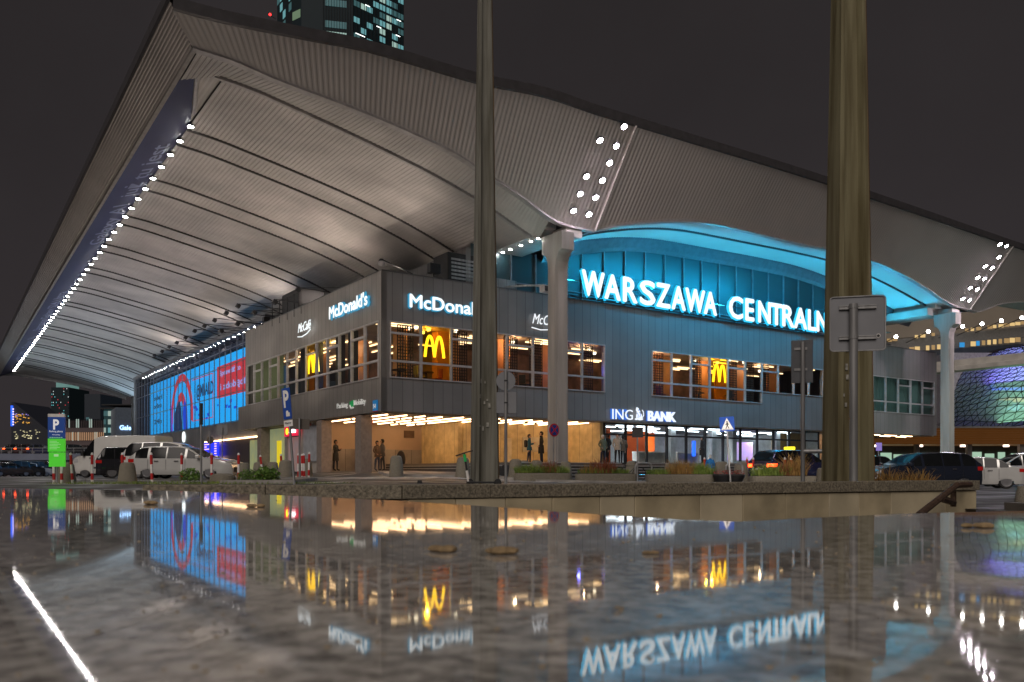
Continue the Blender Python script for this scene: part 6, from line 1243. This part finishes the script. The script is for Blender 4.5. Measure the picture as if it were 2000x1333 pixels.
b = MB(); random.seed(2); [b.box(x, x+random.uniform(.5, 3), -RY_*.35, -RY_*.34, zb-1.5+random.uniform(-.2, .2), zb-1.1+random.uniform(-.2, .2)) for x in [-RX*.8+q*1.1 for q in range(20)]]; b.build('warm_strip', glow('dome_warm', (1, .65, .25), 2), o)
b = MB(); [b.box(x, x+random.uniform(.3, .8), -RY_*.4, -RY_*.39, zb-2.6+random.uniform(-.6, .5), zb-2.4+random.uniform(-.6, .5)) for x in [-RX*.8+q*.6 for q in range(24)]]; b.build('shop_lights', glow('dome_cyan', (.3, .8, 1), 2), o)
b = MB(); b.box(-RX, RX, -RY_*.1, 0, Z0-4, Z0+HZ*.95); b.build('inner_wall', mat('dome_inner', (.35, .33, .38), .8), o)
for x_, y_, z_, P, c in ((cx, Y-14, zb+.8, 2600, (.25, .2, .95)), (cx-3, Y-18, Z0+.4, 2400, (.35, .9, .45))):
    L_ = lamp('dome_up_lamp', 'AREA', (x_, y_, z_), P, c, .1); L_.data.shape = 'RECTANGLE'; L_.data.size = 20; L_.data.size_y = 8; L_.rotation_euler = (PI, 0, 0)
# stacked office arc behind
Y = 170; k = Y/F; o = empty('office_arc', (0, 0, 0), 0, 'long curved office building with bands of warm lit windows behind the dome', 'building')
def arc(py0, py1, py2, py3, x0, x1, m, name, Yo=0, th=10):
    # top line from py0 (left) to py1 (right), bottom from py2 to py3
    b = MB(); n = 14; R = [[], [], [], []]
    for i in range(n+1):
        t = i/n; px = x0+(x1-x0)*t; YY = Y+Yo+14*(t-.5)**2; X = at(px, YY); cv = -6*math.sin(PI*t)*0; zt = EYE+(HOR-(py0+(py1-py0)*t))*YY/F; zb = EYE+(HOR-(py2+(py3-py2)*t))*YY/F
        R[0].append((X, YY, zb)); R[1].append((X, YY, zt)); R[2].append((X, YY+th, zt)); R[3].append((X, YY+th, zb))
    b.sheet(R+[R[0]]); return b.build(name, m, o)
mb_ = mat('arc_beige', (.13, .11, .085), .7, vs=.1, em=(.07, .055, .042), es=.55); ma_ = mat('arc_dark', (.02, .022, .03), .3, em=(.015, .018, .025), es=.6); mgz = mat('arc_grey', (.09, .085, .08), .6, em=(.03, .03, .03), es=.5)  # beige and grey walls emit a little, imitating light on them
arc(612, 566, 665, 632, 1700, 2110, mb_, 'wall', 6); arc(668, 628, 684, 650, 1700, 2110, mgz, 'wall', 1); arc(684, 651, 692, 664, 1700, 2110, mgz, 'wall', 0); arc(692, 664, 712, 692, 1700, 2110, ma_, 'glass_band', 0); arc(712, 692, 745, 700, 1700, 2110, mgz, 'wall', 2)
wy = glow('window_yellow', (1, .68, .28), .75); wy2 = glow('window_amber', (.8, .5, .2), .45); wb = glow('window_blue', (.02, .3, .7), .9)
random.seed(19)
for row, (a0, a1, hh) in enumerate(((660, 612, 6), (680, 646, 9))):
    for i in range(34):
        t = i/34; px = 1720+370*t; py = a0+(a1-a0)*t+4
        if random.random() < .72: YY = Y+[-0.6, -.6][row]+14*(t-.5)**2+(1 if row == 0 else 0); X = at(px, YY); z_ = EYE+(HOR-py)*YY/F; q = MB(); q.box(X, X+random.choice([.6, .95]), YY-.5, YY-.3, z_-hh*k, z_); q.build('window', random.choice([wy, wy, wy2, wy2, wb if random.random() < .4 else wy2]), o)
sp_ = mat('arc_lamp', (.1, .1, .1), em=(1, .96, .9), es=45)
for px, py in ((1750, 658), (1813, 648), (1880, 638), (1918, 633), (1956, 627), (1996, 621)):
    Yl = 160; a = empty('roof_edge_lamp', (at(px, Yl), Yl, EYE+(HOR-py)*Yl/F), 0, 'bright white lamp in the rising row along the office building on the right', 'lamp', 'row of bright lamps along the curved office'); b = MB(); b.sphere((0, 0, 0), .32, 10, 7); b.build('globe', sp_, a); b = MB(); b.tube([(0, .2, 0), (0, 9, -.8)], .08, 5); b.build('arm', m_dark, a)
# orange brown timber canopy under the dome
Y = 95; k = Y/F; X0 = at(1690, Y); o = empty('timber_canopy', (X0, Y, 0), 0, 'long orange timber clad canopy along the mall on the right', 'canopy'); w = 430*k; z1 = EYE+(HOR-838)*k; z0 = EYE+(HOR-868)*k
b = MB()
for q in range(7): zq = z0+(z1-z0)*q/7; b.box(0, w, q*-.28, 8, zq, zq+(z1-z0)/7-.03)
b.build('timber_fascia', mat('lit_timber', (.19, .085, .035), .5, vs=.6, em=(.55, .20, .04), es=.10), o)  # planks glow faintly by themselves, warm light put into the timber
b = MB(); b.box(0, w, -2.2, 8, z1, z1+.15); b.build('gutter', m_frame, o); [MB().box(q*6, q*6+.5, .5, 1, -1, z0).build('post', m_conc, o) for q in range(5)]
b = MB(); b.box(0, w, 7, 7.2, -1, z0); b.build('back_wall', mat('canopy_back', (.05, .05, .045), .6), o)
b = MB(); random.seed(6); [b.box(x, x+random.uniform(.4, 1.6), 6.8, 6.9, random.uniform(.8, 2), random.uniform(2.1, 2.8)) for x in [q*1.6 for q in range(14)]]; b.build('shop_window', glow('canopy_shop', (.5, .75, .55), .7), o)
b = MB(); [b.cyl(q*5+2, 1.5, z0-.25, z0-.05, .3, n=12) for q in range(5)]; b.build('lamp', glow('canopy_lamp_pink', (1, .75, .6), 6), o)
b = MB(); b.box(1, 6, 6.7, 6.75, 1.0, 1.15); b.build('green_sign', glow('green_strip', (.1, 1, .15), 1.5), o)
# dark city line that closes the horizon
o = empty('far_building', (0, 0, 0), 0, 'long dark low row of far buildings closing the horizon at the left', 'building'); b = MB(); b.box(at(-400, 520), at(330, 520), 520, 540, -2, EYE+(HOR-885)*520/F); b.build('wall', MC['night_block'], o)
b = MB(); random.seed(9); [b.box(x, x+1.5, 519.6, 519.9, z, z+1.2) for x, z in [(random.uniform(at(-400, 520), at(300, 520)), random.uniform(3, 10)) for _ in range(40)]]; b.build('lit_windows', wl, o)
o = empty('far_building', (0, 0, 0), 0, 'dark low row of far buildings closing the horizon at the right', 'building'); b = MB(); b.box(at(1600, 300), at(2500, 300), 300, 320, -2, EYE+(HOR-868)*300/F); b.build('wall', MC['night_block'], o)
